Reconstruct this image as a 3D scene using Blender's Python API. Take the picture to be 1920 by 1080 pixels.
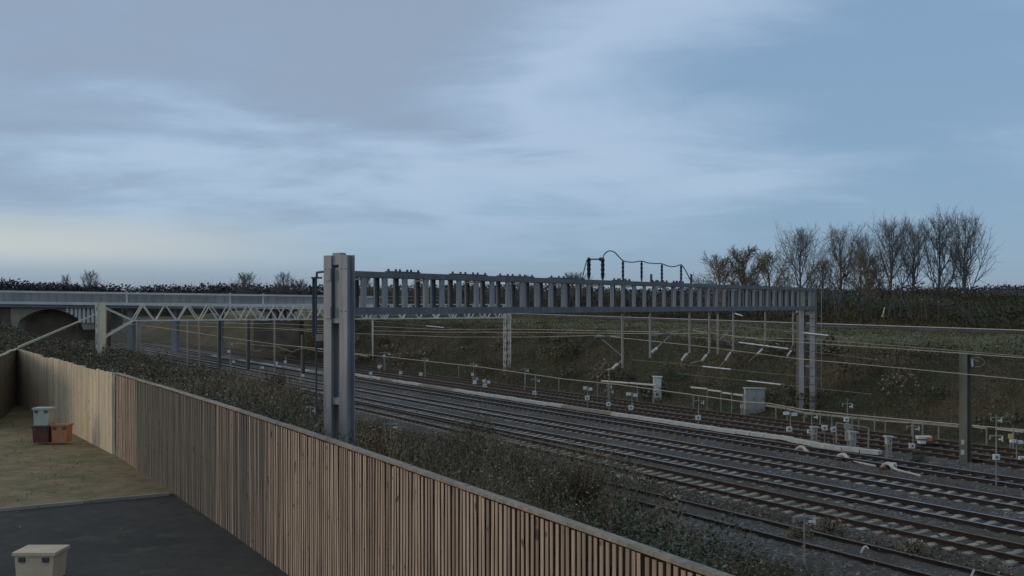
import bpy, math, random
import numpy as np
from mathutils import Vector, Matrix

for _o in list(bpy.data.objects):
    bpy.data.objects.remove(_o, do_unlink=True)
SC = bpy.context.scene
COL = SC.collection
R = math.radians

# ------------------------------------------------------------------ camera
H = 7.3            # lens height above rail level
F = 1950.0         # focal length in photo pixels (1920 wide)
YH = 572.0         # horizon row
cam_d = bpy.data.cameras.new('camera')
cam = bpy.data.objects.new('camera', cam_d)
COL.objects.link(cam)
cam.location = (0, 0, H)
cam.rotation_euler = (R(90), 0, 0)
cam_d.sensor_width = 36.0
cam_d.lens = F / 1920.0 * 36.0
cam_d.shift_y = (YH - 540.0) / 1920.0
cam_d.clip_start = 0.1
cam_d.clip_end = 9000.0
SC.camera = cam

# ------------------------------------------------------------------ sky
SUN_EL, SUN_AZ = 9.0, -75.0          # dusk, low to the left of the view
world = bpy.data.worlds.new('World')
SC.world = world
world.use_nodes = True
wt = world.node_tree
wt.nodes.clear()
def wn(kind, **kw):
    n = wt.nodes.new(kind)
    for k, v in kw.items():
        setattr(n, k, v)
    return n
def wl(a, b):
    wt.links.new(a, b)
def wmath(op, a, b=None, c=None, clamp=False):
    n = wn('ShaderNodeMath', operation=op, use_clamp=clamp)
    for i, v in enumerate((a, b, c)):
        if v is None:
            continue
        if isinstance(v, (int, float)):
            n.inputs[i].default_value = v
        else:
            wl(v, n.inputs[i])
    return n.outputs[0]
def wmap(v, a, b, c=0.0, d=1.0):
    n = wn('ShaderNodeMapRange', interpolation_type='SMOOTHSTEP')
    wl(v, n.inputs[0])
    for i, x in enumerate((a, b, c, d)):
        n.inputs[i + 1].default_value = x
    return n.outputs[0]
def wmix(f, a, b):
    n = wn('ShaderNodeMix', data_type='RGBA')
    if isinstance(f, (int, float)):
        n.inputs[0].default_value = f
    else:
        wl(f, n.inputs[0])
    for i, v in ((6, a), (7, b)):
        if isinstance(v, tuple):
            n.inputs[i].default_value = (*v, 1)
        else:
            wl(v, n.inputs[i])
    return n.outputs[2]
sky = wn('ShaderNodeTexSky', sky_type='NISHITA')
sky.sun_disc = False
sky.sun_elevation = R(SUN_EL)
sky.sun_rotation = R(SUN_AZ)
sky.air_density = 1.0
sky.dust_density = 0.4
sky.ozone_density = 3.0
tc = wn('ShaderNodeTexCoord')
sep = wn('ShaderNodeSeparateXYZ')
wl(tc.outputs['Generated'], sep.inputs[0])
dx, dy, dz = sep.outputs
den = wmath('ADD', wmath('MAXIMUM', dz, 0.0), 0.13)
comb = wn('ShaderNodeCombineXYZ')
wl(wmath('DIVIDE', dx, den), comb.inputs[0])
wl(wmath('DIVIDE', dy, den), comb.inputs[1])
def wnoise(scale, detail, rough, loc, stretch=(1, 1, 1)):
    m = wn('ShaderNodeMapping')
    m.inputs['Location'].default_value = loc
    m.inputs['Scale'].default_value = stretch
    wl(comb.outputs[0], m.inputs[0])
    n = wn('ShaderNodeTexNoise')
    n.inputs['Scale'].default_value = scale
    n.inputs['Detail'].default_value = detail
    n.inputs['Roughness'].default_value = rough
    n.inputs['Distortion'].default_value = 0.35
    wl(m.outputs[0], n.inputs['Vector'])
    return n.outputs['Fac']
# thin veil everywhere, a grey sheet over the left (west) of the view breaking up to clear sky on the
# right, a clear strip left under the sheet near the horizon, and low grey haze along the horizon
side = wmap(dx, -0.16, 0.42)                    # 0 on the left, 1 on the right
n_big = wnoise(0.55, 3, 0.5, (4.4, 0.75, 0), (1.0, 0.9, 1))
n_mid = wnoise(1.7, 6, 0.58, (7.3, 2.2, 0), (0.75, 1.0, 1))
cover = wmath('ADD', wmath('MULTIPLY', n_big, 0.62), wmath('MULTIPLY', n_mid, 0.38))
cover = wmath('SUBTRACT', cover, wmath('MULTIPLY', side, 0.30))
cover = wmath('ADD', cover, wmap(dz, 0.08, 0.30, -0.02, 0.07))
thick = wmap(cover, 0.44, 0.62)                 # grey underside of the sheet
thin = wmath('MULTIPLY', wmap(cover, 0.19, 0.45), wmap(cover, 0.64, 0.42))   # bright thin edge of it
thick = wmath('MULTIPLY', thick, wmap(dz, 0.05, 0.12))
strip = wmath('MULTIPLY', wmap(dz, 0.022, 0.052), wmap(dz, 0.095, 0.055))
gap = wmath('MULTIPLY', strip, wmap(dx, -0.08, -0.42))
veil = (2.25, 3.45, 5.05)
bright = (3.95, 4.95, 6.4)
grey = (2.45, 3.1, 4.15)
glow = (4.7, 4.95, 4.85)
haze = (2.15, 2.55, 3.05)
col = wmix(0.75, sky.outputs[0], veil)
col = wmix(wmath('MULTIPLY', wmath('MULTIPLY', thin, wmap(dz, 0.0, 0.13)), 0.72), col, bright)
col = wmix(wmath('MULTIPLY', thick, 0.88), col, grey)
col = wmix(wmath('MULTIPLY', gap, 0.8), col, glow)
col = wmix(wmath('MULTIPLY', wmap(dz, 0.05, 0.0), wmap(side, 0.0, 1.0, 0.9, 0.4)), col, haze)
bg = wn('ShaderNodeBackground')
bg.inputs[1].default_value = 0.1
wl(col, bg.inputs[0])
out = wn('ShaderNodeOutputWorld')
wl(bg.outputs[0], out.inputs[0])

world.cycles.sampling_method = 'MANUAL'
world.cycles.sample_map_resolution = 512

sun_d = bpy.data.lights.new('sun', 'SUN')
sun = bpy.data.objects.new('sun', sun_d)
COL.objects.link(sun)
sun_d.energy = 0.8
sun_d.angle = R(20)
sun_d.color = (1.0, 0.87, 0.72)
_sd = Vector((math.sin(R(SUN_AZ)) * math.cos(R(SUN_EL)), math.cos(R(SUN_AZ)) * math.cos(R(SUN_EL)), math.sin(R(SUN_EL))))
sun.rotation_euler = _sd.to_track_quat('Z', 'Y').to_euler()
sun.location = _sd * 300

SC.view_settings.view_transform = 'Standard'
SC.view_settings.look = 'None'
SC.view_settings.gamma = 1.0
SC.view_settings.use_curve_mapping = False
SC.view_settings.exposure = 0.27
SC.render.engine = 'CYCLES'
SC.cycles.use_denoising = True
SC.cycles.max_bounces = 5
SC.cycles.transparent_max_bounces = 8

# ------------------------------------------------------------------ frame of the place
# p runs across the railway (metres from the camera), s runs along it away to the left
N2 = (0.848, 0.530)
T2 = (-0.530, 0.848)
def XY(p, s):
    return (p * N2[0] + s * T2[0], p * N2[1] + s * T2[1])
def PS(x, y):
    return (x * N2[0] + y * N2[1], x * T2[0] + y * T2[1])
def at(px, py, y):                       # point seen at a photo pixel, at distance y
    return Vector(((px - 960) / F * y, y, H - (py - YH) / F * y))
def on(px, py, z=-0.2):                  # point of the level z seen at a photo pixel
    return at(px, py, F * (H - z) / (py - YH))
def atp(px, py, p):                      # point seen at a photo pixel, at offset p
    return at(px, py, p / (N2[0] * (px - 960) / F + N2[1]))
def bend(s):                             # the tracks' gentle curve
    if s < 40: return 0.0
    if s < 90: return 0.0003 * (s - 40) ** 2
    return 0.75 + 0.03 * (s - 90)
def sst(x, a, b):
    t = np.clip((x - a) / (b - a), 0, 1)
    return t * t * (3 - 2 * t)
rng = np.random.default_rng(11)
random.seed(5)

# ------------------------------------------------------------------ materials
MATS = {}
def new_mat(name):
    m = bpy.data.materials.new(name)
    m.use_nodes = True
    nt = m.node_tree
    b = nt.nodes['Principled BSDF']
    return m, nt, b
def ramp(nt, fac, stops):
    r = nt.nodes.new('ShaderNodeValToRGB')
    el = r.color_ramp.elements
    while len(el) < len(stops): el.new(0.5)
    for e, (pos, c) in zip(el, stops):
        e.position = pos
        e.color = (*c, 1)
    nt.links.new(fac, r.inputs[0])
    return r.outputs[0]
def noise(nt, scale, detail=4, rough=0.55, stretch=None, coord='Object', dist=0.0):
    t = nt.nodes.new('ShaderNodeTexCoord')
    m = nt.nodes.new('ShaderNodeMapping')
    if stretch: m.inputs['Scale'].default_value = stretch
    nt.links.new(t.outputs[coord], m.inputs[0])
    n = nt.nodes.new('ShaderNodeTexNoise')
    n.inputs['Scale'].default_value = scale
    n.inputs['Detail'].default_value = detail
    n.inputs['Roughness'].default_value = rough
    n.inputs['Distortion'].default_value = dist
    nt.links.new(m.outputs[0], n.inputs['Vector'])
    return n.outputs['Fac']
def mixc(nt, fac, a, b, mode='MIX'):
    n = nt.nodes.new('ShaderNodeMix')
    n.data_type = 'RGBA'
    n.blend_type = mode
    for i, v in ((0, fac), (6, a), (7, b)):
        if isinstance(v, (int, float)): n.inputs[i].default_value = v
        elif isinstance(v, tuple): n.inputs[i].default_value = (*v, 1)
        else: nt.links.new(v, n.inputs[i])
    return n.outputs[2]
def bump(nt, b, fac, strength=0.4, dist=0.02):
    n = nt.nodes.new('ShaderNodeBump')
    n.inputs['Strength'].default_value = strength
    n.inputs['Distance'].default_value = dist
    nt.links.new(fac, n.inputs['Height'])
    nt.links.new(n.outputs[0], b.inputs['Normal'])
HALF = {'leaf_hedge', 'twig_warm', 'leaf_warm', 'galv', 'trough_concrete', 'pale_steel', 'white_paint', 'cabinet_grey', 'house_white', 'bridge_concrete', 'bridge_pale'}
COOL = {'galv_dark', 'rail_top', 'black_rubber', 'glass_dark', 'slate', 'bark', 'leaf_wood', 'insulator'}
def wm(name, c):                                   # warm shift put into base colours to offset the blue sky light
    if name in HALF: return (c[0] * 1.07, c[1], c[2] * 0.90)
    return c if name in COOL else (c[0] * 1.16, c[1], c[2] * 0.80)
def mat_noise(name, stops, scale=3.0, rough=0.8, metal=0.0, detail=5, stretch=None, bmp=0.2, dist=0.01, rnd=0.0, spec=0.3):
    m, nt, b = new_mat(name)
    f = noise(nt, scale, detail, 0.6, stretch)
    c = ramp(nt, f, [(q, wm(name, k)) for q, k in stops])
    if rnd:
        oi = nt.nodes.new('ShaderNodeObjectInfo')
        c = mixc(nt, 1.0, c, ramp(nt, oi.outputs['Random'], [(0, (1 - rnd,) * 3), (1, (1 + rnd,) * 3)]), 'MULTIPLY')
    nt.links.new(c, b.inputs['Base Color'])
    b.inputs['Roughness'].default_value = rough
    b.inputs['Metallic'].default_value = metal
    b.inputs['Specular IOR Level'].default_value = spec
    if bmp: bump(nt, b, f, bmp, dist)
    MATS[name] = m
    return m
def two(a, b, lo=0.3, hi=0.7):
    return [(lo, a), (hi, b)]
def mat_galv(name, a, b, stain):
    m, nt, bs = new_mat(name)
    f = noise(nt, 1.6, 6, 0.6, (1, 1, 0.35))
    c = ramp(nt, f, [(0.3, a), (0.7, b)])
    st = noise(nt, 7.0, 4, 0.6, (1, 1, 0.05))
    c = mixc(nt, ramp(nt, st, [(0.52, (0, 0, 0)), (0.72, (0.7,) * 3)]), c, stain)
    sp = noise(nt, 26.0, 3, 0.6)
    c = mixc(nt, ramp(nt, sp, [(0.66, (0, 0, 0)), (0.74, (0.6,) * 3)]), c, tuple(x * 0.55 for x in stain))
    nt.links.new(c, bs.inputs['Base Color'])
    bs.inputs['Roughness'].default_value = 0.6
    bs.inputs['Metallic'].default_value = 0.15
    bump(nt, bs, f, 0.08, 0.01)
    MATS[name] = m
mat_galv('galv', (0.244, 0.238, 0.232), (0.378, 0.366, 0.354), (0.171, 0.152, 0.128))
mat_galv('galv_shaded', (0.116, 0.116, 0.119), (0.187, 0.185, 0.185), (0.094, 0.083, 0.068))  # darker galv copy: shade on chords and rear plates put into the colour
mat_noise('galv_dark', two((0.055, 0.065, 0.07), (0.10, 0.11, 0.115)), 1.8, 0.65, 0.1, 6, (1, 1, 0.3), 0.05)
mat_noise('mast_green', two((0.085, 0.10, 0.095), (0.145, 0.16, 0.15)), 1.5, 0.75, 0.0, 6, (1, 1, 0.25), 0.05)
mat_noise('pale_steel', two((0.50, 0.49, 0.45), (0.68, 0.67, 0.61)), 2.0, 0.7, 0.0, 6, (1, 1, 0.4), 0.05)
mat_noise('grey_steel', two((0.24, 0.25, 0.25), (0.36, 0.37, 0.36)), 2.5, 0.65, 0.1, 5, None, 0.05)
mat_noise('white_paint', two((0.60, 0.60, 0.58), (0.78, 0.78, 0.76)), 4, 0.6, 0.0, 5, None, 0.05)
mat_noise('cabinet_grey', two((0.36, 0.36, 0.345), (0.48, 0.48, 0.46)), 2.2, 0.65, 0.0, 6, (1, 1, 0.4), 0.05)
mat_noise('cream_wire', two((0.36, 0.36, 0.32), (0.50, 0.50, 0.45)), 1, 0.6, 0.2, 2, None, 0)
mat_noise('insulator', two((0.62, 0.60, 0.56), (0.78, 0.77, 0.73)), 6, 0.35, 0.0, 3, None, 0)
mat_noise('black_rubber', two((0.012, 0.014, 0.018), (0.03, 0.033, 0.04)), 6, 0.5, 0.0, 3, None, 0)
mat_noise('concrete', two((0.22, 0.215, 0.20), (0.36, 0.35, 0.33)), 1.4, 0.85, 0.0, 8, None, 0.2, 0.01, 0.12)
mat_noise('trough_concrete', two((0.40, 0.40, 0.385), (0.62, 0.62, 0.59)), 1.2, 0.85, 0.0, 8, None, 0.2)
mat_noise('bridge_concrete', two((0.225, 0.232, 0.240), (0.390, 0.398, 0.405)), 0.25, 0.85, 0.0, 8, (1, 1, 0.4), 0.1)
mat_noise('bridge_pale', two((0.504, 0.516, 0.516), (0.696, 0.696, 0.684)), 0.4, 0.8, 0.0, 7, None, 0.1)
mat_noise('sleeper', two((0.202, 0.195, 0.180), (0.421, 0.405, 0.366)), 3.5, 0.85, 0.0, 7, None, 0.2, 0.01, 0.25)
mat_noise('sleeper_brown', two((0.06, 0.054, 0.048), (0.13, 0.115, 0.10)), 5, 0.9, 0.0, 7, None, 0.3, 0.01, 0.3)
mat_noise('rust', two((0.022, 0.019, 0.018), (0.045, 0.036, 0.032)), 5, 0.8, 0.1, 5, None, 0.1)
mat_noise('rust_red', two((0.032, 0.024, 0.02), (0.062, 0.042, 0.034)), 5, 0.85, 0.1, 5, None, 0.1)
mat_noise('rail_top', two((0.34, 0.34, 0.34), (0.50, 0.50, 0.50)), 2.0, 0.35, 0.85, 3, None, 0)
mat_noise('rail_top_dull', two((0.10, 0.085, 0.07), (0.24, 0.21, 0.18)), 2.0, 0.5, 0.4, 4, None, 0)
mat_noise('clip', two((0.25, 0.24, 0.22), (0.4, 0.39, 0.36)), 4, 0.7, 0.2, 3, None, 0)
mat_noise('bark', two((0.112, 0.102, 0.091), (0.224, 0.204, 0.184)), 0.8, 0.9, 0.0, 5, None, 0.2)
mat_noise('twig_warm', two((0.150, 0.120, 0.085), (0.264, 0.211, 0.150)), 0.8, 0.9, 0.0, 5, None, 0.1)
mat_noise('stem_brown', two((0.05, 0.038, 0.026), (0.11, 0.085, 0.058)), 6, 0.9, 0.0, 4, None, 0)
mat_noise('stem_pale', two((0.20, 0.17, 0.12), (0.32, 0.28, 0.20)), 6, 0.9, 0.0, 4, None, 0)
mat_noise('yellow_plate', two((0.62, 0.52, 0.24), (0.72, 0.62, 0.32)), 5, 0.6, 0.0, 4, None, 0)
mat_noise('orange_paint', two((0.336, 0.152, 0.080), (0.440, 0.240, 0.144)), 8, 0.6, 0.0, 4, None, 0)
mat_noise('dark_red', two((0.09, 0.035, 0.035), (0.13, 0.055, 0.05)), 8, 0.6, 0.0, 4, None, 0)
mat_noise('pale_blue', two((0.324, 0.414, 0.414), (0.414, 0.495, 0.495)), 5, 0.5, 0.0, 4, None, 0)
mat_noise('cream', two((0.50, 0.43, 0.32), (0.60, 0.53, 0.42)), 3, 0.7, 0.0, 5, None, 0.05)
mat_noise('cream_plate', two((0.60, 0.55, 0.45), (0.76, 0.70, 0.58)), 1.2, 0.7, 0.0, 6, (1, 1, 0.3), 0.05)  # beige plate, its sunlit brightness put into the colour
mat_noise('brick', two((0.095, 0.081, 0.070), (0.176, 0.149, 0.128)), 0.6, 0.9, 0.0, 7, None, 0.2)
mat_noise('slate', two((0.05, 0.052, 0.058), (0.09, 0.09, 0.10)), 0.5, 0.7, 0.0, 6, None, 0.1)
mat_noise('house_white', two((0.60, 0.60, 0.58), (0.75, 0.75, 0.72)), 0.5, 0.8, 0.0, 5, None, 0)
mat_noise('glass_dark', two((0.02, 0.025, 0.03), (0.04, 0.045, 0.05)), 0.5, 0.15, 0.0, 3, None, 0)
mat_noise('rubble', two((0.42, 0.40, 0.36), (0.62, 0.60, 0.56)), 2.5, 0.9, 0.0, 6, None, 0.3)

def mat_wood(name, a, b, dark, rnd=0.28, grain=1.0):
    m, nt, bs = new_mat(name)
    oi = nt.nodes.new('ShaderNodeObjectInfo')
    t = nt.nodes.new('ShaderNodeTexCoord')
    add = nt.nodes.new('ShaderNodeVectorMath')
    add.operation = 'ADD'
    sc = nt.nodes.new('ShaderNodeMath')
    sc.operation = 'MULTIPLY'
    sc.inputs[1].default_value = 37.0
    nt.links.new(oi.outputs['Random'], sc.inputs[0])
    nt.links.new(t.outputs['Object'], add.inputs[0])
    nt.links.new(sc.outputs[0], add.inputs[1])
    def nz(scale, stretch, detail):
        mp = nt.nodes.new('ShaderNodeMapping')
        mp.inputs['Scale'].default_value = stretch
        nt.links.new(add.outputs[0], mp.inputs[0])
        n = nt.nodes.new('ShaderNodeTexNoise')
        n.inputs['Scale'].default_value = scale
        n.inputs['Detail'].default_value = detail
        nt.links.new(mp.outputs[0], n.inputs['Vector'])
        return n.outputs['Fac']
    g = nz(16 * grain, (1, 1, 0.07), 6)
    c = ramp(nt, g, [(0.30, a), (0.68, b)])
    w = nz(2.4, (1, 1, 0.5), 5)
    c = mixc(nt, ramp(nt, w, [(0.50, (0, 0, 0)), (0.78, (0.75,) * 3)]), c, dark)
    k = nz(9.0, (1, 1, 0.6), 1)                       # knots
    c = mixc(nt, ramp(nt, k, [(0.70, (0, 0, 0)), (0.76, (0.8,) * 3)]), c, tuple(x * 0.35 for x in dark))
    c = mixc(nt, 1.0, c, ramp(nt, oi.outputs['Random'], [(0, (1 - rnd, 1 - rnd, 1 - rnd)), (0.5, (1, 0.98, 0.96)), (1, (1 + rnd, 1 + rnd * 0.9, 1 + rnd * 0.8))]), 'MULTIPLY')
    nt.links.new(c, bs.inputs['Base Color'])
    bs.inputs['Roughness'].default_value = 0.85
    bs.inputs['Specular IOR Level'].default_value = 0.2
    bump(nt, bs, g, 0.25, 0.004)
    MATS[name] = m
mat_wood('fence_wood', (0.336, 0.235, 0.157), (0.520, 0.381, 0.271), (0.251, 0.182, 0.128))
mat_wood('fence_grey', (0.15, 0.125, 0.095), (0.24, 0.20, 0.155), (0.12, 0.105, 0.085), 0.2)
mat_wood('fence_back', (0.034, 0.019, 0.011), (0.056, 0.034, 0.020), (0.025, 0.015, 0.010))  # near-black brown: shade between the slats put into the boards behind
mat_wood('cap_wood', (0.244, 0.195, 0.144), (0.369, 0.310, 0.236), (0.148, 0.129, 0.100), 0.15)
mat_wood('panel_wood', (0.504, 0.387, 0.239), (0.702, 0.567, 0.378), (0.414, 0.324, 0.198), 0.2)  # tan boards, with the western glow on them put into the colour
mat_wood('brown_wood', (0.16, 0.11, 0.055), (0.24, 0.17, 0.09), (0.12, 0.085, 0.045), 0.2)  # dark brown carries the shade on the left fence run
mat_wood('pale_rail', (0.52, 0.44, 0.28), (0.68, 0.58, 0.39), (0.42, 0.36, 0.24), 0.1)

def mat_ground(name, layers, bmpscale, bstr, bdist, rough=0.95):
    """layers: list of (scale, lo, hi, colour) blended on top of one another by noise"""
    m, nt, b = new_mat(name)
    c = layers[0]
    c = ramp(nt, noise(nt, c[0], 6, 0.6), [(0.3, wm(name, c[1])), (0.7, wm(name, c[2]))])
    for sc, lo, hi, colr in layers[1:]:
        f = ramp(nt, noise(nt, sc, 5, 0.6, None, 'Object', 0.4), [(lo, (0, 0, 0)), (hi, (1, 1, 1))])
        c = mixc(nt, f, c, wm(name, colr))
    nt.links.new(c, b.inputs['Base Color'])
    b.inputs['Roughness'].default_value = rough
    b.inputs['Specular IOR Level'].default_value = 0.15
    bump(nt, b, noise(nt, bmpscale, 6, 0.7), bstr, bdist)
    MATS[name] = m
mat_ground('bank_soil', [(2.2, (0.041, 0.038, 0.026), (0.090, 0.078, 0.052)),
                         (0.5, 0.48, 0.62, (0.043, 0.055, 0.032)), (0.22, 0.55, 0.7, (0.102, 0.080, 0.052)),
                         (5.0, 0.62, 0.72, (0.123, 0.102, 0.072))], 9, 0.8, 0.08)
mat_ground('far_scrub', [(0.9, (0.058, 0.054, 0.038), (0.111, 0.100, 0.068)),
                         (0.16, 0.46, 0.6, (0.058, 0.068, 0.042)), (0.10, 0.55, 0.68, (0.125, 0.096, 0.068)),
                         (2.4, 0.64, 0.72, (0.172, 0.142, 0.105))], 4, 0.9, 0.15)
mat_ground('field_grass', [(0.7, (0.086, 0.102, 0.059), (0.149, 0.156, 0.095)),
                           (0.12, 0.45, 0.62, (0.149, 0.146, 0.100)), (1.6, 0.6, 0.72, (0.086, 0.109, 0.059)),
                           (4.0, 0.62, 0.75, (0.194, 0.187, 0.129))], 5, 0.7, 0.08)
mat_ground('far_land', [(0.02, (0.045, 0.05, 0.032), (0.075, 0.075, 0.05)), (0.006, 0.48, 0.6, (0.06, 0.055, 0.04))], 0.5, 0.3, 0.2)
mat_ground('yard_tarmac', [(3.0, (0.050, 0.051, 0.051), (0.075, 0.076, 0.073)),
                           (0.5, 0.48, 0.66, (0.045, 0.050, 0.050)), (1.5, 0.58, 0.72, (0.089, 0.085, 0.075))], 30, 0.3, 0.006)
mat_ground('garden_soil', [(2.0, (0.166, 0.134, 0.083), (0.281, 0.230, 0.153)),
                           (0.7, 0.48, 0.62, (0.140, 0.147, 0.071)), (5.0, 0.58, 0.7, (0.332, 0.281, 0.204))], 8, 0.6, 0.05)

def mat_ballast():
    m, nt, b = new_mat('ballast')
    t = nt.nodes.new('ShaderNodeTexCoord')
    v = nt.nodes.new('ShaderNodeTexVoronoi')
    v.inputs['Scale'].default_value = 13.0
    nt.links.new(t.outputs['Object'], v.inputs['Vector'])
    hs = nt.nodes.new('ShaderNodeSeparateColor')
    nt.links.new(v.outputs['Color'], hs.inputs[0])
    c = ramp(nt, hs.outputs[0], [(0.0, (0.062, 0.052, 0.042)), (0.45, (0.115, 0.098, 0.079)), (0.85, (0.175, 0.152, 0.124)), (1.0, (0.36, 0.32, 0.26))])
    big = noise(nt, 0.23, 5, 0.6)
    c = mixc(nt, ramp(nt, big, [(0.40, (0, 0, 0)), (0.60, (0.8,) * 3)]), c, (0.098, 0.072, 0.050))
    b2 = noise(nt, 0.9, 5, 0.65)
    c = mixc(nt, ramp(nt, b2, [(0.52, (0, 0, 0)), (0.72, (0.6,) * 3)]), c, (0.06, 0.056, 0.046))
    nt.links.new(c, b.inputs['Base Color'])
    b.inputs['Roughness'].default_value = 0.95
    b.inputs['Specular IOR Level'].default_value = 0.2
    bump(nt, b, v.outputs['Distance'], 0.9, 0.05)
    MATS['ballast'] = m
mat_ballast()

def mat_leaf(name, cols, rough=0.6, spec=0.3, pos_scale=0.0, pos_col=None):
    m, nt, b = new_mat(name)
    g = nt.nodes.new('ShaderNodeNewGeometry')
    n = len(cols)
    c = ramp(nt, g.outputs['Random Per Island'], [(i / max(1, n - 1), wm(name, cols[i])) for i in range(n)])
    if pos_col:
        f = ramp(nt, noise(nt, pos_scale, 4, 0.6), [(0.44, (0, 0, 0)), (0.60, (0.9,) * 3)])
        c = mixc(nt, f, c, wm(name, pos_col))
    nt.links.new(c, b.inputs['Base Color'])
    b.inputs['Roughness'].default_value = rough
    b.inputs['Specular IOR Level'].default_value = spec
    MATS[name] = m
mat_leaf('leaf_bank', [(0.033, 0.042, 0.023), (0.075, 0.086, 0.043), (0.083, 0.069, 0.043), (0.123, 0.141, 0.069), (0.141, 0.099, 0.063), (0.281, 0.281, 0.215)], 0.55, 0.35, 0.16, (0.091, 0.075, 0.046))  # palest tint paints small glints on the leaves
mat_leaf('leaf_green', [(0.024, 0.038, 0.019), (0.047, 0.068, 0.030), (0.074, 0.097, 0.046), (0.054, 0.068, 0.032), (0.176, 0.203, 0.135)], 0.4, 0.5)
mat_leaf('leaf_dry', [(0.111, 0.088, 0.060), (0.202, 0.161, 0.111), (0.151, 0.131, 0.085), (0.322, 0.282, 0.222), (0.091, 0.085, 0.056), (0.524, 0.464, 0.384)], 0.8, 0.15)  # near-white tint paints glints among the dry leaves
mat_leaf('leaf_autumn', [(0.182, 0.111, 0.055), (0.325, 0.202, 0.104), (0.104, 0.078, 0.044), (0.429, 0.299, 0.182), (0.078, 0.078, 0.039)], 0.6, 0.2)
mat_leaf('leaf_orange', [(0.208, 0.124, 0.055), (0.130, 0.085, 0.044), (0.260, 0.176, 0.078), (0.182, 0.156, 0.065)], 0.7, 0.2)
mat_leaf('leaf_red', [(0.120, 0.054, 0.038), (0.072, 0.041, 0.029), (0.180, 0.090, 0.060)], 0.7, 0.2)
mat_leaf('grass_yellow', [(0.221, 0.195, 0.081), (0.143, 0.130, 0.058), (0.091, 0.098, 0.046), (0.286, 0.260, 0.130)], 0.7, 0.2)
mat_leaf('leaf_farbank', [(0.057, 0.058, 0.039), (0.105, 0.100, 0.065), (0.134, 0.109, 0.078), (0.083, 0.097, 0.057), (0.217, 0.195, 0.151)], 0.8, 0.15, 0.10, (0.109, 0.091, 0.065))
mat_leaf('leaf_hedge', [(0.048, 0.058, 0.040), (0.088, 0.092, 0.067), (0.068, 0.089, 0.050), (0.121, 0.114, 0.084)], 0.85, 0.1, 0.05, (0.084, 0.092, 0.052))
mat_leaf('leaf_wood', [(0.039, 0.047, 0.048), (0.063, 0.070, 0.068), (0.088, 0.085, 0.076)], 0.9, 0.1, 0.02, (0.078, 0.067, 0.065))  # lightened leaves: softening by distant haze is put into the colour
mat_leaf('leaf_warm', [(0.111, 0.086, 0.055), (0.169, 0.130, 0.086), (0.085, 0.073, 0.052)], 0.85, 0.1)
mat_leaf('grass_dull', [(0.105, 0.116, 0.065), (0.157, 0.156, 0.095), (0.078, 0.098, 0.052), (0.227, 0.216, 0.138)], 0.85, 0.1)

# ------------------------------------------------------------------ mesh helpers
def fast_mesh(name, verts, faces_flat, nper, mat_idx=None, smooth=False):
    """verts (n,3) array, faces_flat (m,nper) int array"""
    me = bpy.data.meshes.new(name)
    v = np.asarray(verts, dtype=np.float32)
    f = np.asarray(faces_flat, dtype=np.int32)
    me.vertices.add(len(v))
    me.vertices.foreach_set('co', v.ravel())
    me.loops.add(f.size)
    me.loops.foreach_set('vertex_index', f.ravel())
    me.polygons.add(len(f))
    me.polygons.foreach_set('loop_start', np.arange(0, f.size, nper, dtype=np.int32))
    if mat_idx is not None:
        me.polygons.foreach_set('material_index', np.asarray(mat_idx, dtype=np.int32))
    if smooth:
        me.polygons.foreach_set('use_smooth', np.ones(len(f), dtype=bool))
    me.update(calc_edges=True)
    return me

def V(*a):
    return Vector(a)

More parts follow.
